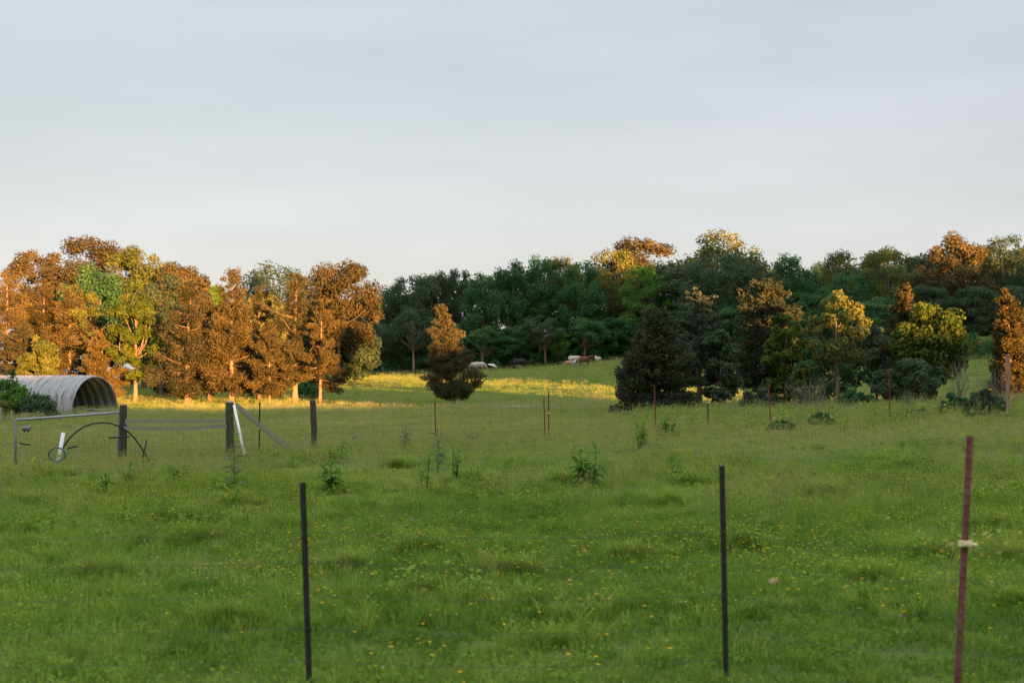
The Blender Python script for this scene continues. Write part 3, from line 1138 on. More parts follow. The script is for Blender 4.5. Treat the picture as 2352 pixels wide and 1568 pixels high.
# --- right group: hedge trees beyond the far fence
RIGHT = [
    ('cedar', 1506, 61, 712, 155, 'dense dark cedar clothed to the ground, left end of the right hand trees', dict(base=.02, nb=130, per=85, power=.42, peak=.3, mat='cedar_dark', ragged=.24)),
    ('cedar', 1606, 63, 668, 105, 'tall sparse grey green cedar with orange tips beside the dense dark cedar', dict(base=.28, nb=70, per=60, power=.35, peak=.3, mat='cedar_blue', ragged=.45, open_=.2, trunk_r=.13)),
    ('broad', 1655, 62, 735, 80, 'slim ivy wrapped tree, dark to the ground, right of the sparse cedar', dict(mat='broad_dark', base=.01, leaf=.15, nclump=48, squash=1.1, bark='bark')),
    ('cedar', 1762, 68, 646, 165, 'large dark cedar with a ragged orange lit top behind the yellow green tree', dict(base=.24, nb=120, per=75, power=.42, peak=.35, mat='cedar_dark', ragged=.35)),
    ('broad', 1806, 60, 718, 88, 'narrow yellow green tree hung with vines in front of the ragged cedar', dict(mat='broad_yellow', base=.04, leaf=.16, nclump=56)),
    ('broad', 1922, 62, 664, 155, 'open forked tree with a slim bare trunk and golden lit head', dict(mat='broad_olive', base=.3, leaf=.16, nclump=54, fork=.22, trunk_r=.085, squash=.8, gaps=.3, bark='bark')),
    ('broad', 2132, 61, 694, 180, 'round headed yellow green tree lit golden on its right side', dict(mat='broad_yellow', base=.22, leaf=.17, nclump=80, trunk_r=.14)),
    ('cedar', 2088, 63.5, 656, 105, 'brown topped cedar standing behind the round headed tree', dict(base=.02, nb=110, per=70, power=.5, mat='cedar', peak=.35)),
    ('broad', 2010, 66, 735, 150, 'dark shaded leafy tree between the forked tree and the round headed tree', dict(mat='broad_dark', base=.2, leaf=.17, nclump=50)),
    ('cedar', 2318, 74, 664, 105, 'rust orange cedar at the right picture edge behind the tall wooden post', dict(base=.02, nb=120, per=75, power=.5, peak=.35)),
    ('cedar', 2372, 76, 690, 90, 'rust cedar cut off by the right picture edge', dict(base=.02, nb=100, per=70, power=.5, peak=.35)),
    ('broad', 1872, 64, 785, 135, 'low dark leafy thicket tree round the foot of the forked tree', dict(mat='broad', base=.01, leaf=.16, nclump=44)),
    ('broad', 2090, 59, 822, 170, 'deep green low growth under the round headed tree', dict(mat='broad_dark', base=.01, leaf=.16, nclump=44, gaps=.25, squash=.75)),
]
for kind, px, D, yt, wp, label, kw in RIGHT:
    seed += 1
    h = hgt(px, D, yt)
    wd = wm(wp, D)
    if kind == 'cedar':
        kw.setdefault('leaf', .15)
        put_tree('cedar_tree', px, D, cedar_tree(seed, h, wd * 1.1, **kw), label)
    else:
        kw.setdefault('per', 130)
        put_tree('broadleaf_tree', px, D, broad_tree(seed, h, wd * 1.04, **kw), label)

# --- the wood along the top of the field: shared crowns, every tree its own object
kinds = {}
for i in range(5):
    kinds['g%d' % i] = broad_tree(500 + i, 16, 9, base=.12, leaf=.34, nclump=70, per=180, mat='broad', limbs=16, fork=.25)
for i in range(4):
    kinds['d%d' % i] = broad_tree(520 + i, 16, 9, base=.14, leaf=.34, nclump=70, per=180, mat='broad_dark', limbs=16, fork=.25)
for i in range(2):
    kinds['f%d' % i] = broad_tree(540 + i, 16, 9, base=.12, leaf=.34, nclump=64, per=142, mat='broad_fresh', limbs=16)
for i in range(3):
    kinds['o%d' % i] = broad_tree(560 + i, 16, 9, base=.2, leaf=.34, nclump=66, per=135, mat='broad_olive', limbs=16)
for i in range(2):
    kinds['t%d' % i] = broad_tree(600 + i, 16, 9, base=.3, leaf=.4, nclump=64, per=105, mat='broad' if i else 'broad_dark', limbs=26, fork=.3, gaps=.3, bark='bark', trunk_r=.26)
for i in range(2):
    kinds['b%d' % i] = broad_tree(580 + i, 16, 9, base=.14, leaf=.34, nclump=76, per=180, mat='oak_bronze', limbs=16, fork=.25)
WOOD = [
    # px, D, ytop, width px, kind, label
    (884, 232, 650, 60, 'f0', 'pale fresh green tree filling the skyline notch at the left end of the wood'),
    (925, 216, 626, 110, 'd0', 'grey green oak first on the skyline right of the notch'),
    (990, 222, 604, 110, 'd1', 'grey green oak with a knobbly top behind the lone cedar'),
    (1052, 224, 606, 90, 'd2', 'dull brownish green oak on the skyline right above the lone cedar tip'),
    (948, 206, 692, 95, 't0', 'shaded oak with a bare forked trunk at the wood edge left of the lone cedar'),
    (880, 208, 740, 90, 'd0', 'dark low tree at the far left foot of the wood'),
    (1015, 210, 730, 95, 'g3', 'dark green tree at the wood edge hidden behind the lone cedar'),
    (1112, 215, 612, 105, 'g0', 'tall fresh green tree on the skyline above the grazing white cow'),
    (1175, 217, 590, 105, 'g1', 'full green tree on the skyline above the black cow'),
    (1240, 219, 577, 100, 'g2', 'green tree on the rising skyline in the middle of the wood'),
    (1298, 224, 558, 105, 'o0', 'green tree with a pale yellow crest left of the golden topped tree'),
    (1338, 216, 592, 110, 'g3', 'deep green leafy tree below the pale crested tree'),
    (1405, 222, 563, 110, 'o1', 'tree with a golden yellow lit top beside the bronze domed oak'),
    (1475, 232, 534, 190, 'b0', 'wide bronze domed oak with a brown lit crest on the skyline'),
    (1485, 214, 590, 110, 'f1', 'bright green feathery tree in front of the bronze domed oak'),
    (1108, 206, 740, 90, 't1', 'dark green tree at the wood edge behind the grazing white cow'),
    (1180, 207, 745, 90, 'g2', 'leafy green tree at the wood edge just behind the black cow'),
    (1248, 206, 715, 90, 't0', 'thin limbed dark tree with bare arching branches at the wood edge'),
    (1282, 206, 742, 50, 'f0', 'small bright green tree in front of the dark wood edge'),
    (1345, 207, 720, 95, 't1', 'dark green tree at the wood edge behind the white and brown cows'),
    (1415, 211, 725, 100, 'g1', 'deep shaded tree at the wood edge left of the dense dark cedar'),
    (1565, 214, 585, 110, 'd3', 'shadowed oak between the bright feathery tree and the tall golden topped one'),
    (1490, 214, 720, 110, 'g4', 'black green tree hidden low behind the dense dark cedar'),
    (1668, 190, 518, 175, 'o2', 'tallest tree of the wood, its wide head lit pale gold'),
    (1640, 178, 574, 190, 'd0', 'massive dark oak below the tallest golden headed tree'),
    (1735, 180, 590, 110, 'd2', 'dark oak with small orange tufts right of the massive oak'),
    (1812, 186, 574, 105, 'g2', 'green tree on the low stretch of skyline right of the golden head'),
    (1760, 168, 660, 120, 'g3', 'dark green tree rising behind the ragged orange topped cedar'),
    (1868, 190, 590, 80, 'g4', 'small dark tree in the dip of the right hand skyline'),
    (1927, 180, 544, 80, 'o0', 'upright tree with a pale gold tuft standing over the right hand dip'),
    (1950, 172, 610, 120, 'g0', 'soft green tree under the upright gold tufted tree'),
    (1880, 165, 655, 110, 'g1', 'blue green rounded tree behind the golden forked tree'),
    (2035, 190, 550, 130, 'd1', 'wide dark green tree on the skyline between the gold tuft and the orange oak'),
    (2048, 172, 570, 125, 'o1', 'pale green tree with a lit crest in front of the wide dark one'),
    (2110, 182, 565, 90, 'd3', 'grey green tree squeezed left of the orange clumped oak'),
    (2195, 172, 526, 150, 'b1', 'tall oak with many orange lit clumps on the right hand skyline'),
    (2298, 174, 533, 130, 'd0', 'tall dark oak right of the orange clumped oak'),
    (2365, 178, 552, 110, 'd1', 'dark oak cut by the right picture edge'),
    (2010, 160, 680, 130, 'g3', 'dark green tree behind the gap right of the golden forked tree'),
    (2240, 165, 640, 120, 'd3', 'shaded oak low at the wood edge above the right hand slope'),
    (2140, 165, 640, 120, 'd1', 'shaded oak rising behind the round headed yellow green tree'),
    (2330, 166, 650, 110, 'd2', 'shaded oak behind the rust cedars at the right'),
    (1690, 172, 690, 120, 'g4', 'black green tree behind the ivy wrapped tree'),
    (1580, 200, 700, 110, 'd3', 'dark tree behind the sparse grey green cedar'),
]
rw = random.Random(8)
for px, D, yt, wp, k, label in WOOD:
    h = hgt(px, D, yt)
    sx = wm(wp, D) / 9 * 1.12
    put_tree('woodland_tree', px, D, kinds[k], label, 'trees of the wood along the top of the field', (sx, sx, h / 16 * .985), rw.random() * 6.28)


# deep wood behind the named trees and the brush along its foot
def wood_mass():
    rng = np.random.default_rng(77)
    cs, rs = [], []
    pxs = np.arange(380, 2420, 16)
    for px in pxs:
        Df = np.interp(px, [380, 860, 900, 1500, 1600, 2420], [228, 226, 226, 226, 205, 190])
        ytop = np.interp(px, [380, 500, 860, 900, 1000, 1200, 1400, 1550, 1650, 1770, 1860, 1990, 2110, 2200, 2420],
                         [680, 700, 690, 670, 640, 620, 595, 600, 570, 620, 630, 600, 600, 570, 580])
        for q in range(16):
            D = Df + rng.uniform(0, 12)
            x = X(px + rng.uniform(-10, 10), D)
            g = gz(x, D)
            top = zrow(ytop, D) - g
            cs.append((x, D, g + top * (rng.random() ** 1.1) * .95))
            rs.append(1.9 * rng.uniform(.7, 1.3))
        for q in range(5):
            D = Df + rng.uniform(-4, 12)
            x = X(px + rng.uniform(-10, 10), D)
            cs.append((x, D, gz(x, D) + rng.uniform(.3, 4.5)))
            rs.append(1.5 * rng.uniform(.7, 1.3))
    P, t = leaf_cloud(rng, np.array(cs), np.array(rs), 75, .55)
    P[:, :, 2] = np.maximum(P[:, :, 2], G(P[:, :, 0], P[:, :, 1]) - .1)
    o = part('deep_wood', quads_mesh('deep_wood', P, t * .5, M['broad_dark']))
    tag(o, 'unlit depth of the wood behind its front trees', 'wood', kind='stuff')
    cs, rs = [], []
    for px in np.arange(360, 2420, 7):
        Df = np.interp(px, [360, 760, 860, 900, 1150, 1500, 1600, 2000, 2420], [165, 166, 203, 206, 205, 208, 180, 158, 154])
        D = Df + rng.uniform(-1, 5)
        x = X(px, D)
        cs.append((x, D, gz(x, D) + rng.uniform(.2, 2.2)))
        rs.append(rng.uniform(.5, 1.1))
    P, t = leaf_cloud(rng, np.array(cs), np.array(rs), 90, .34)
    P[:, :, 2] = np.maximum(P[:, :, 2], G(P[:, :, 0], P[:, :, 1]) - .1)
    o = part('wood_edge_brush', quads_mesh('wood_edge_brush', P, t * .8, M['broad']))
    tag(o, 'low leafy brush along the foot of the wood', 'brush', kind='stuff')


wood_mass()

# ------------------------------------------------------------------ shrubs
SHRUBS = [
    # px, D, ytop, width px, label, mat, leaf, name
    (14, 71, 838, 150, 'bright green leafy bush at the left picture edge beside the hut', 'broad_fresh', .16, 'leafy_bush'),
    (88, 70, 884, 105, 'grey green feathery shrub in front of the hut side', 'shrub_grey', .1, 'feathery_shrub'),
    (8, 69, 905, 50, 'brownish low bush in the left bottom corner of the hut group', 'broad_olive', .12, 'low_bush'),
    (2262, 45, 882, 110, 'dense dark green shrub at the foot of the tall wooden post', 'broad_dark', .1, 'dark_shrub'),
    (2195, 47, 895, 90, 'medium green shrub left of the dense dark one at the fence', 'broad', .1, 'leafy_bush'),
    (1798, 41.5, 957, 80, 'small dark juniper like bush in the grass below the second red post', 'broad', .07, 'low_bush'),
    (1888, 43.5, 940, 70, 'low brushy bush in the grass between two red posts', 'broad', .07, 'low_bush'),
    (2110, 46, 930, 70, 'grey green weedy bush in front of the shaded hedge', 'shrub_grey', .08, 'low_bush'),
    (1965, 56, 880, 90, 'dark green bush under the golden forked tree', 'broad', .13, 'leafy_bush'),
    (1740, 57, 880, 90, 'dark bush under the ragged orange topped cedar', 'broad_dark', .13, 'leafy_bush'),
    (705, 108, 862, 80, 'dark green shrub behind the forked cedar trunk', 'broad', .2, 'leafy_bush'),
    (1255, 80, 928, 70, 'bright green weed patch by the fallen log in the field', 'broad_fresh', .16, 'weed_patch'),
]
for px, D, yt, wp, label, mt, lf, nm in SHRUBS:
    seed += 1
    x, y, z = at(px, D)
    e = empty(nm, (x, y, z), label, 'shrub')
    s, f = bush_mesh(seed, max(.25, hgt(px, D, yt)), wm(wp, D), leaf=lf, mat=mt, per=110, nclump=54)
    part('stems', s, e)
    part('foliage', f, e)


def twig_mesh(seed, h, wd, n, mat, r=.014):
    rng = np.random.default_rng(seed)
    mb = MB()
    for i in range(n):
        a = rng.random() * 6.283
        sp = rng.uniform(.1, 1) * wd / 2
        b = np.array([rng.normal() * .15 * wd, rng.normal() * .15 * wd, -.05])
        tip = b + np.array([math.cos(a) * sp, math.sin(a) * sp, h * rng.uniform(.5, 1)])
        mid = (b + tip) / 2 + rng.normal(size=3) * .08 * h
        mb.tube([b, mid, tip], [r, r * .7, r * .25], 4)
        for k in range(2):
            f = rng.uniform(.4, .9)
            q = b + (tip - b) * f
            mb.tube([q, q + rng.normal(size=3) * .16 * h + np.array([0, 0, .1 * h])], [r * .5, r * .2], 3)
    return mb.mesh('twigs', mat)


for px, D, yt, wp, n, label in (
        (1862, 54, 850, 130, 46, 'tangle of bare grey brush below the golden forked tree'),
        (2202, 55, 795, 60, 22, 'leafless grey sapling in front of the round headed tree'),
        (2285, 50, 830, 90, 34, 'bare twiggy thicket left of the tall wooden post'),
        (1085, 41, 985, 55, 16, 'loop of dry bramble stems in the grass below the lone cedar'),
        (848, 92, 914, 34, 14, 'small pile of pale dead branches in the sunlit strip')):
    seed += 1
    o = part('bare_brush', twig_mesh(seed, hgt(px, D, yt), wm(wp, D), n, M['deadwood'] if 'branches' in label else M['bark_dark'], .012 if D < 80 else .05), None, at(px, D))
    tag(o, label, 'brush')

# ------------------------------------------------------------------ arched metal hut
def build_hut():
    D0 = 81
    cx, cy, cz = at(218, D0)
    cz = zrow(951, 80) - .12
    Rz = zrow(865.5, D0) - cz         # height of the arch
    Rx = Rz * .84                    # half width
    ang = R(64)
    e = empty('arched_hut', (cx, cy, cz), 'weathered grey corrugated arch hut with an open end among the left trees', 'hut', rz=ang)
    # local x runs along the open front (left foot to right foot), local y into the hut
    pw = .62
    npan = 13
    seg = 26

    def arch(yf, off):
        pts = []
        for i in range(seg + 1):
            a = math.pi * i / seg
            pts.append((-(Rx + off) * math.cos(a), yf, (Rz + off) * math.sin(a) ** .92 if 0 < i < seg else 0))
        return pts
    prof = [(0.0, 0.0), (.12, .0), (.22, .1), (.42, .11), (.54, 0.0), (.617, 0.0)]
    mb = MB()
    rows = [arch(y, o_) for y, o_ in prof]
    vs = [p for r_ in rows for p in r_]
    fs = []
    for j in range(len(prof) - 1):
        for i in range(seg):
            a = j * (seg + 1) + i
            fs.append((a, a + 1, a + seg + 2, a + seg + 1))
    mb.add(vs, fs)
    me = mb.mesh('roof_panel', M['hut'], False)
    for k in range(npan):
        part('roof_panel', me, e, (0, k * pw, .004 * (k % 2)))
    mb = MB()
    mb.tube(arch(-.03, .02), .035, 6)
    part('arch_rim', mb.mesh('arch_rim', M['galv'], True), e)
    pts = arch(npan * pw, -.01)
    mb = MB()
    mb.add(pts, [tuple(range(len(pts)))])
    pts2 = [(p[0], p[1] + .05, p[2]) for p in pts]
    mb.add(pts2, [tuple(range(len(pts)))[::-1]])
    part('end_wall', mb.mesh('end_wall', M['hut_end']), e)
    return e, cx, cy, cz


build_hut()


def tube_gate(name, p0, p1, h, rails, label, z0=.15, mat='galv', r=.025, stays=3):
    p0 = Vector(p0)
    p1 = Vector(p1)
    e = empty(name, p0, label, 'gate')
    d = p1 - p0
    for k in range(rails):
        z = z0 + (h - z0) * k / (rails - 1)
        mb = MB()
        mb.tube([(0, 0, z), (d.x, d.y, d.z + z)], r, 8)
        part('rail', mb.mesh('rail', M[mat], True), e)
    for k in range(stays):
        f = k / (stays - 1)
        mb = MB()
        mb.tube([(d.x * f, d.y * f, d.z * f + z0), (d.x * f, d.y * f, d.z * f + h)], r, 8)
        part('upright', mb.mesh('upright', M[mat], True), e)
    return e


a1 = at(196, 78.5)
a2 = at(262, 79.5)
tube_gate('tube_gate', (a1[0], a1[1], zrow(953, 78.5) - .3), (a2[0], a2[1], zrow(953, 79.5) - .3), .62, 4, 'low tubular gate standing across the open end of the hut')
a1 = at(292, 78)
a2 = at(308, 77)
tube_gate('tube_gate', (a1[0], a1[1], zrow(953, 78) - .3), (a2[0], a2[1], zrow(955, 77) - .3), .62, 4, 'narrow rusty hurdle right of the hut behind the dark gate post', mat='galv_dull')
for px, yt, lab in ((2, 935, 'grey wooden stake at the far left edge below the leafy bush'), (27, 942, 'pale grey wooden stake in front of the leafy bush'), (130, 905, 'upright timber leaning at the hut side behind the shrub')):
    D = 66 if px < 100 else 76
    x, y, z = at(px, D)
    mb = MB()
    mb.tube([(0, 0, -.2), (.02, 0, (zrow(yt, D) - z) * .6), (.03, 0, zrow(yt, D) - z)], [.07, .065, .06], 7)
    o = part('wooden_stake', mb.mesh('wooden_stake', M['board'], False), None, (x, y, z))
    tag(o, lab, 'stake')

# ------------------------------------------------------------------ posts
def tpost_mesh(h, seg=10):
    """steel T section with a row of studs"""
    mb = MB()
    mb.box((0, 0, -.25), (0, 0, h), .036, .005, up=(0, 1, 0))
    mb.box((0, .0175, -.25), (0, .0175, h - .002), .005, .03, up=(0, 1, 0))
    z = .1
    while z < h - .03:
        mb.box((0, -.0025, z), (0, -.0105, z + .001), .016, .01, up=(0, 0, 1))
        z += .055
    return mb


def tpost(px_top, px_bot, py_top, py_bot, D, mat, label, clip=None, group=None, clip_mat='insul_w', scale=1.0, twist=0):
    xt, zt = X(px_top, D), zrow(py_top, D)
    xb, zb0 = X(px_bot, D), zrow(py_bot, D)
    # foot where the line of the post meets the ground
    f = (xb - xt) / (zb0 - zt)
    zg = gz(xb, D)
    xg = xt + f * (zg - zt)
    ln = math.hypot(xt - xg, zt - zg)
    e = empty('fence_post', (xg, D, zg), label, 'fence post', group)
    e.rotation_euler = (0, math.atan2(xt - xg, zt - zg), 0)
    mb = tpost_mesh(ln)
    ct, st_ = math.cos(R(twist)) * scale, math.sin(R(twist)) * scale
    mb.v = [(x_ * ct - y_ * st_, x_ * st_ + y_ * ct, z_) for x_, y_, z_ in mb.v]
    part('stake', mb.mesh('stake', M[mat]), e)
    if clip is not None:
        zc = (zrow(clip, D) - zg) / math.cos(math.atan2(xt - xg, zt - zg))
        m2 = MB()
        m2.box((0, -.012, zc - .018), (0, -.012, zc + .018), .062 * scale, .05, up=(0, 1, 0))
        m2.box((.0, -.045, zc - .008), (.0, -.045, zc + .008), .04, .022, up=(0, 1, 0))
        m2.tube([(.03, -.03, zc), (.055 * scale, -.04, zc)], .011, 6)
        part('insulator', m2.mesh('insulator', M[clip_mat]), e)
    return e


# near fence, slightly out of focus
tpost(693, 710, 1107, 1568, 9.6, 'black_post', 'near black steel post, left of the two black ones, leaning slightly', twist=-52)
tpost(1656, 1664, 1068, 1568, 9.6, 'black_post', 'near black steel post right of the middle of the picture', twist=-48)
tpost(2227, 2193, 1000, 1568, 8.7, 'rust_pink', 'near weathered red steel post with a cream insulator, leaning right', clip=1246, scale=1.15)
# far fence
tpost(597, 596, 925, 1055, 38.0, 'black_post', 'thin dark steel post with a cream clip beside the slanting brace', clip=983)
tpost(999, 1001, 924, 1000, 41.5, 'rust', 'short red steel post alone below the lone cedar')
tpost(1249, 1252, 912, 1018, 42.2, 'rust', 'shorter left one of the two red steel posts standing close together')
tpost(1260, 1260, 898, 1018, 42.4, 'rust', 'taller red steel post of the close pair, with a yellow insulator', clip=948, clip_mat='insul_y')
tpost(1503, 1506, 888, 1005, 42.8, 'rust', 'red steel post in front of the dense dark cedar')
tpost(1625, 1627, 918, 1010, 43.0, 'black_post', 'dark steel post with a cream cap clip in front of the sparse cedar', clip=924)
tpost(1765, 1769, 880, 968, 43.4, 'rust', 'red steel post left of the small dark juniper like bush')
tpost(2043, 2043, 848, 975, 44.0, 'rust', 'red steel post against the shaded hedge, tallest of the red ones')
tpost(2273, 2274, 890, 965, 43.6, 'black_post', 'thin dark steel post with an orange cap in front of the dark shrub', clip=894, clip_mat='insul_y')


def wood_post_mesh(h, r, seed, taper=.92, flat=False):
    rng = np.random.default_rng(seed)
    mb = MB()
    n = 10 if not flat else 8
    pts, rad = [], []
    for i in range(7):
        f = i / 6
        pts.append((rng.normal() * r * .06, rng.normal() * r * .06, -.3 + f * (h + .3)))
        rad.append(r * (1 + rng.normal() * .04) * (1 - (1 - taper) * f))
    pts.append((0, 0, h + r * .12))
    rad.append(rad[-1] * .8)
    mb.tube(pts, rad, n)
    return mb


def wood_post(px, py_t, D, r, mat, label, seed, lean=0, taper=.92, name='wooden_post', cap=None):
    x, y, z = at(px, D)
    e = empty(name, (x, y, z), label, 'fence post')
    e.rotation_euler = (0, R(lean), 0)
    h = zrow(py_t, D) - z
    part('shaft', wood_post_mesh(h, r, seed, taper).mesh('shaft', M[mat], False), e)
    if cap:
        m2 = MB()
        m2.tube([(0, 0, h + r * .05), (0, 0, h + r * .2), (0, 0, h + r * .26)], [r * .86, r * .8, r * .4], 9)
        part('weathered_top', m2.mesh('weathered_top', M[cap]), e)
    return e


wood_post(722, 920, 40, .092, 'post_wood', 'round dark wooden post right of the slanting brace', 61, lean=-1.6)
wood_post(2315, 815, 43.5, .07, 'bark', 'tall weathered wooden post at the right end of the far fence', 62, taper=.75)


# brace assembly: two posts, two rails, slanting strut
def brace():
    DA, DB = 35.5, 37.2
    xa, ya, za = at(284, DA)
    xb, yb, zb = at(528, DB)
    e = empty('fence_brace', (xa, ya, za), 'timber gate brace of two stout posts, two grey rails and a slanting strut', 'fence')
    ha = zrow(931, DA) - za
    hb = zrow(924, DB) - zb
    pa = part('post', wood_post_mesh(ha, .098, 71, .95).mesh('post', M['post_wood']), e)
    pa['label'] = 'dark post at the gate end of the brace'
    m2 = MB()
    m2.tube([(0, 0, ha), (0, 0, ha + .03), (0, 0, ha + .04)], [.095, .09, .05], 9)
    part('post_top', m2.mesh('post_top', M['end_grain']), pa)
    for zz in (zrow(972, DA) - za, zrow(983, DA) - za):
        m2 = MB()
        m2.tube([(.06, -.11, zz), (.13, -.125, zz), (.13, -.125, zz - .05)], .014, 6)
        part('hook', m2.mesh('hook', M['galv']), pa)
    dx, dy, dz = xb - xa, yb - ya, zb - za
    pb = part('post', wood_post_mesh(hb, .105, 72, .96).mesh('post', M['post_moss']), e, (dx, dy, dz))
    pb['label'] = 'mossy post at the corner of the brace'
    m2 = MB()
    m2.tube([(0, 0, hb), (0, 0, hb + .03), (0, 0, hb + .045)], [.1, .092, .05], 9)
    part('post_top', m2.mesh('post_top', M['deadwood']), pb)

    def loc(px, py, D, off=0):
        return (X(px, D) - xa, D - ya + off, zrow(py, D) - za)
    mb = MB()
    mb.box(loc(291, 966, DA, -.1), loc(521, 965.5, DB, -.1), .05, .085, seg=6, bend=.004)
    part('rail', mb.mesh('rail', M['board']), e)
    mb = MB()
    mb.box(loc(289, 981, DA, -.1), loc(523, 978, DB, -.1), .05, .08, seg=8, bend=.045)
    part('rail', mb.mesh('rail', M['board']), e)
    mb = MB()
    mb.box(loc(541, 928, DB, .0), loc(691, 1052, DB + .8, 0), .09, .11, up=(0, 0, 1), seg=4, bend=.01)
    o = part('strut', mb.mesh('strut', M['board']), e)
    o['label'] = 'slanting grey strut'
    return e


brace()


def tube_thing(name, pts, r, mat, label, cat, sides=8, loc=None):
    base = Vector(pts[0]) if loc is None else Vector(loc)
    mb = MB()
    mb.tube([Vector(p) - base for p in pts], r, sides)
    o = part(name, mb.mesh(name, M[mat], True), None, base)
    return tag(o, label, cat)


def pp(px, py, D):
    return (X(px, D), D, zrow(py, D))


# wire gate with a tube frame left of the brace
def wire_gate():
    DL, DR = 33.8, 35.3
    p = pp(36, 1085, DL)
    g = gz(p[0], p[1])
    e = empty('wire_gate', (p[0], p[1], g), 'wide wire gate with a pale blue grey tube top rail hung from the dark post', 'gate')

    def loc(px, py, D):
        q = pp(px, py, D)
        return (q[0] - p[0], q[1] - p[1], q[2] - g)
    mb = MB()
    mb.tube([loc(36, 964, DL), loc(150, 956, 34.5), loc(273, 947, DR)], .03, 8)
    part('top_rail', mb.mesh('top_rail', M['galv'], True), e)
    mb = MB()
    mb.tube([loc(36, 963, DL), loc(38, 1092, DL)], .035, 8)
    part('upright', mb.mesh('upright', M['galv_dull'], True), e)
    mb = MB()
    mb.tube([loc(273, 948, DR), loc(273, 1066, DR)], .02, 8)
    part('upright', mb.mesh('upright', M['galv_dull'], True), e)
    mb = MB()
    mb.box(loc(108, 1078, 33.6), loc(290, 1067, 34.6), .06, .06)
    o = part('bottom_rail', mb.mesh('bottom_rail', M['deadwood']), e)
    mb = MB()
    for k in range(1, 9):
        f = k / 9
        a = Vector(loc(36, 964 + f * 120, DL))
        b = Vector(loc(273, 947 + f * 118, DR))
        mb.tube([a, b], .0016, 3)
    for k in range(1, 24):
        f = k / 24
        a = Vector(loc(36 + 237 * f, 964 - 17 * f, DL + 1.5 * f))
        b = Vector(loc(36 + 237 * f, 1088 - 18 * f, DL + 1.5 * f))
        mb.tube([a, b], .0014, 3)
    part('wire_mesh', mb.mesh('wire_mesh', M['wire']), e)
    return e


wire_gate()

arc = []
for px, py in ((134, 1082), (136, 1055), (142, 1036), (152, 1018), (164, 1003), (178, 990), (195, 979), (214, 972), (235, 970), (256, 972), (276, 979), (296, 991), (312, 1008), (325, 1026), (336, 1044), (346, 1062)):
    arc.append(pp(px, py, 34.0 + (px - 134) * .004))
tube_thing('plastic_pipe', arc, .021, 'poly', 'long black plastic pipe bent into an arch across the wire gate', 'pipe', loc=arc[0])
tube_thing('plastic_pipe', [pp(131, 1085, 33.7), pp(147, 993, 33.85)], .045, 'pvc', 'thick white plastic pipe leaning in front of the wire gate', 'pipe', 12)
tube_thing('plastic_pipe', [pp(538, 930, 37.0), pp(564, 1053, 36.6)], .035, 'pvc', 'thin white plastic pipe leaning on the mossy corner post', 'pipe', 12)
tube_thing('hose_piece', [pp(47, 1016, 33.75), pp(56, 1019.5, 33.75), pp(70, 1020.5, 33.75)], .02, 'poly', 'short black hose piece at the left end of the wire gate', 'hose')
tube_thing('hose_piece', [pp(156, 1030, 33.9), pp(167, 1026, 33.9), pp(180, 1024.5, 33.9)], .02, 'poly', 'short curved black hose piece beside the white leaning pipe', 'hose')
tube_thing('hose_piece', [pp(250, 1005, 34.9), pp(299, 1002, 35.0)], .02, 'poly', 'straight black hose piece laid across the dark gate post', 'hose')
tube_thing('hose_piece', [pp(327, 1063, 35.0), pp(338, 1010, 35.0)], .02, 'poly', 'upright black rod crossing the right end of the pipe arch', 'hose')
# coil of blue grey wire
cc = Vector(pp(133, 1043, 33.6))
mb = MB()
rk = np.random.default_rng(4)
for k in range(7):
    r1 = .17 + rk.uniform(-.02, .025)
    mb.tube([(math.cos(a) * r1 * 1.05, rk.uniform(-.01, .01) + .012 * (k - 3), math.sin(a) * r1 * .85) for a in np.linspace(0, 2 * math.pi, 25)], .009, 5, False)
tag(part('wire_coil', mb.mesh('wire_coil', M['bluegrey'], True), None, cc), 'round coil of blue grey wire hanging on the white leaning pipe', 'coil')


# grey float hung in the gate
def float_thing():
    c = Vector(pp(62, 983, 33.7))
    e = empty('gate_weight', c, 'small grey drum shaped weight hanging in the corner of the wire gate', 'weight')
    mb = MB()
    mb.tube([(-.1, 0, 0), (-.09, 0, 0), (-.085, 0, 0), (.06, 0, 0), (.065, 0, 0), (.1, 0, 0)], [.03, .055, .062, .062, .055, .05], 10)
    part('drum', mb.mesh('drum', M['galv_dull'], False), e)
    mb = MB()
    mb.tube([(-.05, 0, -.05), (-.04, 0, -.09)], .02, 6)
    part('foot', mb.mesh('foot', M['poly']), e)
    mb = MB()
    mb.tube([(.045, 0, -.05), (.045, 0, -.09)], .022, 6)
    part('foot', mb.mesh('foot', M['poly']), e)
    mb = MB()
    mb.tube([(0, 0, .05), (0, .01, .14)], .006, 5)
    part('hanger', mb.mesh('hanger', M['wire']), e)


float_thing()


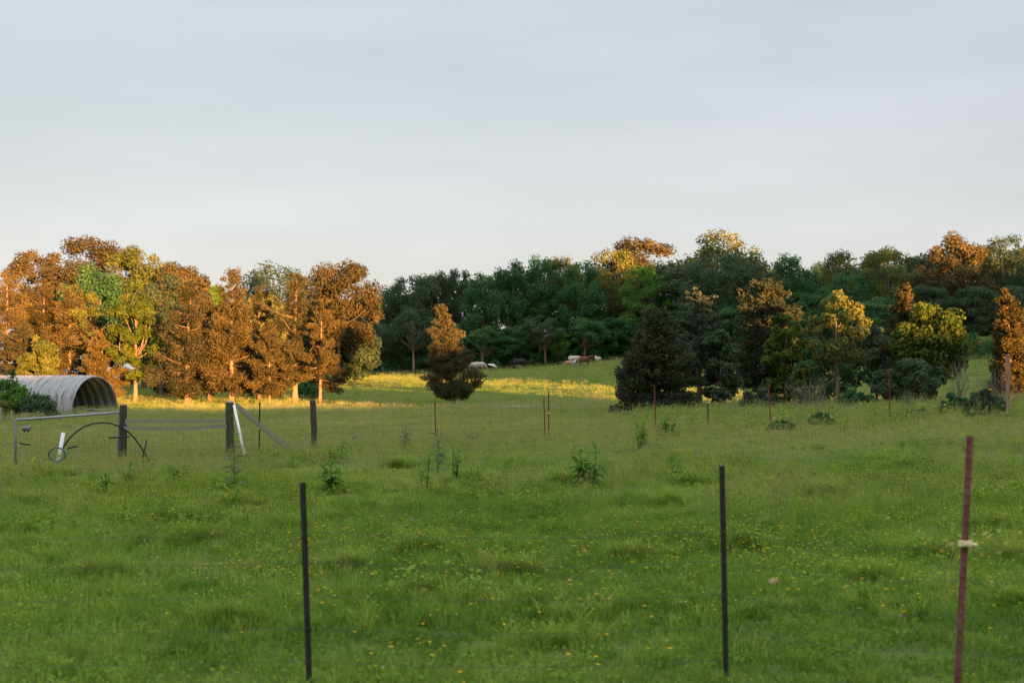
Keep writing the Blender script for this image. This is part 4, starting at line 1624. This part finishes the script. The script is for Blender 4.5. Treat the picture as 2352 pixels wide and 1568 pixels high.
# ------------------------------------------------------------------ wire fences
def wire_line(pts_top, heights, label, name, stays=None, r=.0022, sag=.0):
    x0, y0 = pts_top[0]
    z0 = gz(x0, y0)
    e = empty(name, (x0, y0, z0), label, 'wire fence')
    P = []
    for (xa, ya), (xb, yb) in zip(pts_top[:-1], pts_top[1:]):
        n = max(3, int(math.hypot(xb - xa, yb - ya) / .8))
        for i in range(n):
            f = i / n
            P.append((xa + (xb - xa) * f, ya + (yb - ya) * f, 4 * f * (1 - f)))
    P.append((*pts_top[-1], 0))
    gs = [gz(p[0], p[1]) for p in P]
    ker = np.convolve(np.pad(gs, 4, mode='edge'), np.ones(9) / 9, 'valid')
    for h in heights:
        mb = MB()
        mb.tube([(p[0] - x0, p[1] - y0, g + h - sag * p[2] - z0) for p, g in zip(P, ker)], r, 4)
        part('strand', mb.mesh('strand', M['wire']), e)
    if stays:
        mb = MB()
        acc = 0
        for k in range(len(P) - 1):
            a = Vector((P[k][0] - x0, P[k][1] - y0, ker[k] - z0))
            b = Vector((P[k + 1][0] - x0, P[k + 1][1] - y0, ker[k + 1] - z0))
            ln = (b - a).length
            s = acc
            while s < ln:
                q = a.lerp(b, s / ln)
                mb.tube([q + Vector((0, -.004, heights[0])), q + Vector((0, -.004, heights[-1]))], r * .8, 3, False)
                s += stays
            acc = s - ln
        o = part('stay_wires', mb.mesh('stay_wires', M['wire']), e)
        o['kind'] = 'stuff'


far_line = [(X(528, 37.2), 37.1), (X(722, 40), 39.9), (X(1000, 41.5), 41.5), (X(1251, 42.2), 42.2), (X(1505, 42.8), 42.8), (X(1626, 43), 43), (X(1767, 43.4), 43.4), (X(2043, 44), 44), (X(2315, 43.5), 43.4), (X(2480, 43), 43)]
wire_line(far_line, [.12, .26, .42, .6, .8, 1.0, 1.2], 'sagging woven wire fence strung along the far line of red posts', 'woven_wire_fence', stays=.3, r=.0024, sag=.03)
wire_line([(X(284, 35.4), 35.4), (X(528, 37.1), 37.1)], [.12, .3, .5, .7, .9], 'square mesh wire below the two grey rails of the brace', 'woven_wire_fence', stays=.16, r=.0022)
near_line = [(-6.5, 9.9), (X(706, 9.6), 9.57), (X(1662, 9.6), 9.57), (X(2205, 8.7), 8.67), (5.2, 8.0)]
wire_line(near_line, [.2, .42, .64, .86, 1.06], 'nearly invisible dark wires strung between the near black posts', 'near_wire_fence', r=.0013, sag=.05)

# ------------------------------------------------------------------ cattle
def cow_mesh(name, pose, mat):
    mb = MB()

    def loft(rings, n=12):
        vs = []
        for (x, z, ry, rz) in rings:
            for k in range(n):
                a = 2 * math.pi * k / n
                vs.append((x, ry * math.cos(a), z + rz * math.sin(a)))
        fs = [tuple(range(n))[::-1], tuple((len(rings) - 1) * n + k for k in range(n))]
        for i in range(len(rings) - 1):
            for k in range(n):
                fs.append((i * n + k, i * n + (k + 1) % n, (i + 1) * n + (k + 1) % n, (i + 1) * n + k))
        mb.add(vs, fs)
    dz = -.45 if pose == 'lie' else 0
    loft([(-.88, 1.1 + dz, .1, .12), (-.82, 1.06 + dz, .24, .26), (-.6, 1.02 + dz, .3, .34), (-.2, .97 + dz, .36, .4), (.2, .97 + dz, .36, .4), (.5, 1.0 + dz, .3, .38), (.72, 1.04 + dz, .22, .3), (.85, 1.06 + dz, .12, .18)])
    if pose == 'graze':
        neck = [(.62, 0, 1.1), (.95, 0, .88), (1.2, 0, .52)]
        head = [(1.12, 0, .62), (1.25, .0, .42), (1.38, 0, .12)]
    elif pose == 'lie':
        neck = [(.62, 0, .7), (.95, 0, .85), (1.15, 0, .9)]
        head = [(1.1, 0, .95), (1.25, 0, .86), (1.5, 0, .7)]
    else:
        neck = [(.6, 0, 1.12), (.9, 0, 1.3), (1.05, 0, 1.42)]
        head = [(1.0, 0, 1.5), (1.18, 0, 1.4), (1.45, 0, 1.22)]
    mb.tube(neck, [.26, .19, .15], 10)
    mb.tube(head, [.13, .135, .08], 10)
    e = Vector(head[0])
    for s in (-1, 1):
        mb.tube([e + Vector((0, s * .08, .02)), e + Vector((-.02, s * .28, .03))], [.05, .03], 6)
    if pose != 'lie':
        for sx in (.55, -.62):
            for s in (-1, 1):
                if sx > 0:
                    pts = [(sx, s * .17, .95), (sx, s * .17, .5), (sx + .02, s * .17, .28), (sx, s * .17, .04), (sx + .04, s * .17, 0)]
                    rad = [.15, .085, .06, .055, .07]
                else:
                    pts = [(sx, s * .18, 1.0), (sx + .08, s * .18, .66), (sx - .09, s * .18, .46), (sx - .06, s * .18, .06), (sx - .02, s * .18, 0)]
                    rad = [.22, .13, .07, .055, .07]
                mb.tube(pts, rad, 8)
    else:
        mb.tube([(.5, .25, .3), (.75, .3, .1), (.45, .32, .06)], [.12, .08, .06], 8)
        mb.tube([(-.5, .28, .3), (-.2, .36, .12), (-.6, .38, .06)], [.2, .1, .06], 8)
    mb.tube([(-.86, 0, 1.18 + dz), (-.95, 0, .9 + dz * .6), (-.94, 0, .5 + dz * .2)], [.04, .025, .045], 6)
    me = mb.mesh(name, None)
    tmp = bpy.data.objects.new('tmp', me)
    C.objects.link(tmp)
    md = tmp.modifiers.new('r', 'REMESH')
    md.mode = 'VOXEL'
    md.voxel_size = .045
    ms = tmp.modifiers.new('s', 'SMOOTH')
    ms.iterations = 3
    ms.factor = .5
    dg = bpy.context.evaluated_depsgraph_get()
    res = bpy.data.meshes.new_from_object(tmp.evaluated_get(dg))
    bpy.data.objects.remove(tmp)
    res.name = name
    res.materials.clear()
    res.materials.append(M[mat])
    res.polygons.foreach_set('use_smooth', [True] * len(res.polygons))
    return res


cows = [
    # px, D, pose, mat, heading deg (0 = facing right), scale, label
    (1100, 200, 'graze', 'cow_white', -5, 1.0, 'cream white cow grazing right of the lone cedar'),
    (1087, 201.5, 'graze', 'cow_white', 170, .95, 'cream white cow half hidden behind the lone cedar boughs'),
    (1127, 200, 'graze', 'cow_pied', 8, .72, 'small black and white cow grazing beside the cream white cow'),
    (1194, 200, 'graze', 'cow_black', -4, 1.12, 'black cow grazing alone against the dark wood'),
    (1320, 195, 'graze', 'cow_white', -8, 1.05, 'pale white cow broadside at the back of the little herd'),
    (1342, 192, 'stand', 'cow_brown', -25, .98, 'red brown cow with head up at the right of the little herd'),
    (1318, 190.5, 'stand', 'cow_white', 70, .66, 'small white calf in front of the little herd'),
    (1307, 191.5, 'graze', 'cow_tan', 178, .68, 'tan calf at the left front of the little herd'),
    (1374, 194, 'stand', 'cow_white', 115, .8, 'white calf standing apart right of the little herd'),
    (1566, 160, 'stand', 'cow_tan', 60, .85, 'pale pinkish cow glimpsed through the hedge trees'),
    (1578, 140, 'stand', 'cow_dark', 5, .85, 'dark brown cow glimpsed behind the sparse grey green cedar'),
]
cache = {}
for px, D, pose, mt, hd, s, label in cows:
    if (pose, mt) not in cache:
        cache[(pose, mt)] = cow_mesh('cow', pose, mt)
    x, y, z = at(px, D)
    o = part('cow', cache[(pose, mt)], None, (x, y, z + .02))
    o.rotation_euler = (0, 0, R(hd))
    o.scale = (s * .94, s * .94, s * .94)
    tag(o, label, 'cow', 'cattle grazing on the hill')

# ------------------------------------------------------------------ stones, log, weeds, bird
def stone(px, py, wpx, mat, label, sd):
    x, y, z = ground_hit(px, py)
    wd = wpx / FPX * y
    bm = bmesh.new()
    bmesh.ops.create_icosphere(bm, subdivisions=3, radius=.5)
    rng = np.random.default_rng(sd)
    k = norm(rng.normal(size=(9, 3)))
    dd = rng.uniform(.3, .46, 9)
    for v in bm.verts:
        p = np.array(v.co)
        for a, b in zip(k, dd):
            q = p @ a
            if q > b:
                p = p - a * (q - b) * .85
        v.co = Vector(p * np.array([1, .8, .72])) * wd
    me = bpy.data.meshes.new('stone')
    bm.to_mesh(me)
    bm.free()
    tag(part('stone', me, None, (x, y, z + .3 * wd), M[mat]), label, 'stone')


stone(946, 1204, 26, 'stone_dull', 'dull pinkish stone in the grass right of the left black post', 1)
stone(1772, 1344, 30, 'stone', 'pale pink stone in the short grass right of the middle black post', 2)
x, y, z = at(1185, 78)
mb = MB()
mb.tube([(-.9, .1, .1), (-.2, 0, .14), (.5, -.05, .12), (1.0, -.1, .16)], [.07, .09, .08, .05], 7)
mb.tube([(.5, -.05, .14), (.75, 0, .32)], [.035, .015], 5)
mb.tube([(.8, -.08, .16), (1.1, .02, .34)], [.03, .012], 5)
tag(part('fallen_log', mb.mesh('fallen_log', M['deadwood']), None, (x, y, z + .1)), 'grey fallen log lying in the field left of the close pair of red posts', 'log')


def leaf_shape(ln, wd, curl, mat, name='leaf'):
    me = MB()
    n = 5
    vs = []
    for i in range(n + 1):
        f = i / n
        ww = wd * math.sin(math.pi * min(.98, f * .9 + .08)) ** .8 * (1 if i < n else .1)
        zz = -curl * ln * f * f
        vs += [(f * ln, -ww / 2, zz + .12 * ww), (f * ln, 0, zz), (f * ln, ww / 2, zz + .12 * ww)]
    fs = []
    for i in range(n):
        a = i * 3
        fs += [(a, a + 1, a + 4, a + 3), (a + 1, a + 2, a + 5, a + 4)]
    me.add(vs, fs)
    m_ = me.mesh(name, mat)
    at_ = m_.attributes.new('tint', 'FLOAT', 'POINT')
    at_.data.foreach_set('value', [.5] * len(vs))
    return m_


LEAFS = [leaf_shape(.24, .055, .5, M['weed']), leaf_shape(.19, .06, .35, M['weed']), leaf_shape(.2, .03, .3, M['thistle'])]


def weed(px, py, hpx, wpx, label, sd, kind=0):
    x, y, z = ground_hit(px, py)
    h = hpx / FPX * y * 1.05 + .03
    wd = wpx / FPX * y * 1.15
    rng = random.Random(sd)
    e = empty('thistle' if kind == 2 else 'leafy_weed', (x, y, z), label, 'weed')
    nst = 1 if kind == 2 else max(4, int(wd / .075))
    mb = MB()
    n = 0
    for s in range(nst):
        a = rng.random() * 6.283
        r = wd * .42 * math.sqrt(rng.random()) if nst > 1 else 0
        b = Vector((math.cos(a) * r * .4, math.sin(a) * r * .4, -.03))
        hh = h * (rng.uniform(.4, 1) if s else 1)
        t = Vector((math.cos(a) * r, math.sin(a) * r, hh))
        mb.tube([b, b.lerp(t, .5) + Vector((rng.uniform(-.02, .02), 0, 0)), t], [.011, .008, .004], 5)
        k = int((14 if kind != 2 else 30) + 18 * hh) if nst < 4 else int(8 + 11 * hh)
        for i in range(k):
            f = .18 + .82 * (i + rng.random() * .6) / k
            f = min(f, 1)
            p = b.lerp(t, f)
            lm = LEAFS[kind if kind != 0 else rng.choice((0, 1))]
            o = part('leaf', lm, e, p)
            sc_ = min(1.5, (wd / .42 if nst > 1 else wd / .3)) * rng.uniform(.6, 1.15) * ((1.05 - .3 * f) if kind != 2 else (1.2 - .6 * f))
            o.scale = (sc_, sc_, sc_)
            o.rotation_euler = (rng.uniform(-.6, .6), -rng.uniform(-.35, .8) - (.5 if f > .85 else 0), i * 2.4 + a + rng.uniform(-.3, .3))
            n += 1
    part('stem', mb.mesh('stem', M['weed_stem']), e)


W = [
    (1352, 1120, 86, 78, 'big bright green leafy weed standing alone right of centre in the meadow', 0),
    (772, 1132, 66, 64, 'bushy bright green weed right of the left black post top', 0),
    (772, 1064, 46, 44, 'smaller leafy weed below the round dark wooden post', 0),
    (975, 1132, 78, 36, 'upright leafy weed at the left foot of the tall central thistle', 1),
    (1045, 1112, 80, 34, 'upright leafy weed at the right foot of the tall central thistle', 1),
    (1545, 1092, 46, 42, 'small leafy weed left of the middle black post top', 0),
    (225, 1140, 42, 58, 'low leafy weed below the white leaning pipe', 0),
    (302, 1120, 44, 50, 'low leafy weed below the dark gate post', 0),
    (1470, 1030, 50, 36, 'thin leafy weed left of the red post before the dense cedar', 1),
    (1532, 1002, 40, 40, 'pale leafy weed just right of the red post before the dense cedar', 1),
    (410, 1112, 40, 46, 'small leafy weed in front of the brace rails', 1),
    (538, 1132, 128, 60, 'tall spiny thistle growing in front of the mossy corner post', 2),
    (1006, 1100, 100, 66, 'tall branching thistle in the meadow below the short red post', 2),
    (932, 1032, 48, 38, 'small grey green thistle left of the short red post', 2),
    (2086, 950, 46, 30, 'pale woolly mullein like stalk by the tallest red post', 2),
]
for i, (px, py, hp, wp, lab, k) in enumerate(W):
    weed(px, py, hp, wp, lab, 900 + i, k)

# small grey bird perched on the far fence wire
bx, by = X(866 * .941, 40.3), 40.3
gb = gz(bx, by) + 1.0 - .02
mb = MB()
mb.tube([(-.075, 0, -.03), (-.03, 0, .012), (.0, 0, .035), (.03, 0, .06), (.048, 0, .085), (.062, 0, .088), (.078, 0, .086)], [.008, .02, .028, .026, .019, .012, .003], 8)
mb.tube([(0, .01, .01), (.005, .01, -.012)], .003, 4)
mb.tube([(0, -.01, .01), (.005, -.01, -.012)], .003, 4)
M['bird'] = noisy_mat('grey feathers', [(.1, .095, .09), (.24, .22, .2)], 12, bump=0)
tag(part('bird', mb.mesh('bird', M['bird'], True), None, (bx, by, zrow(1006, by))), 'tiny grey bird perched on the far fence wire right of the round post', 'bird')
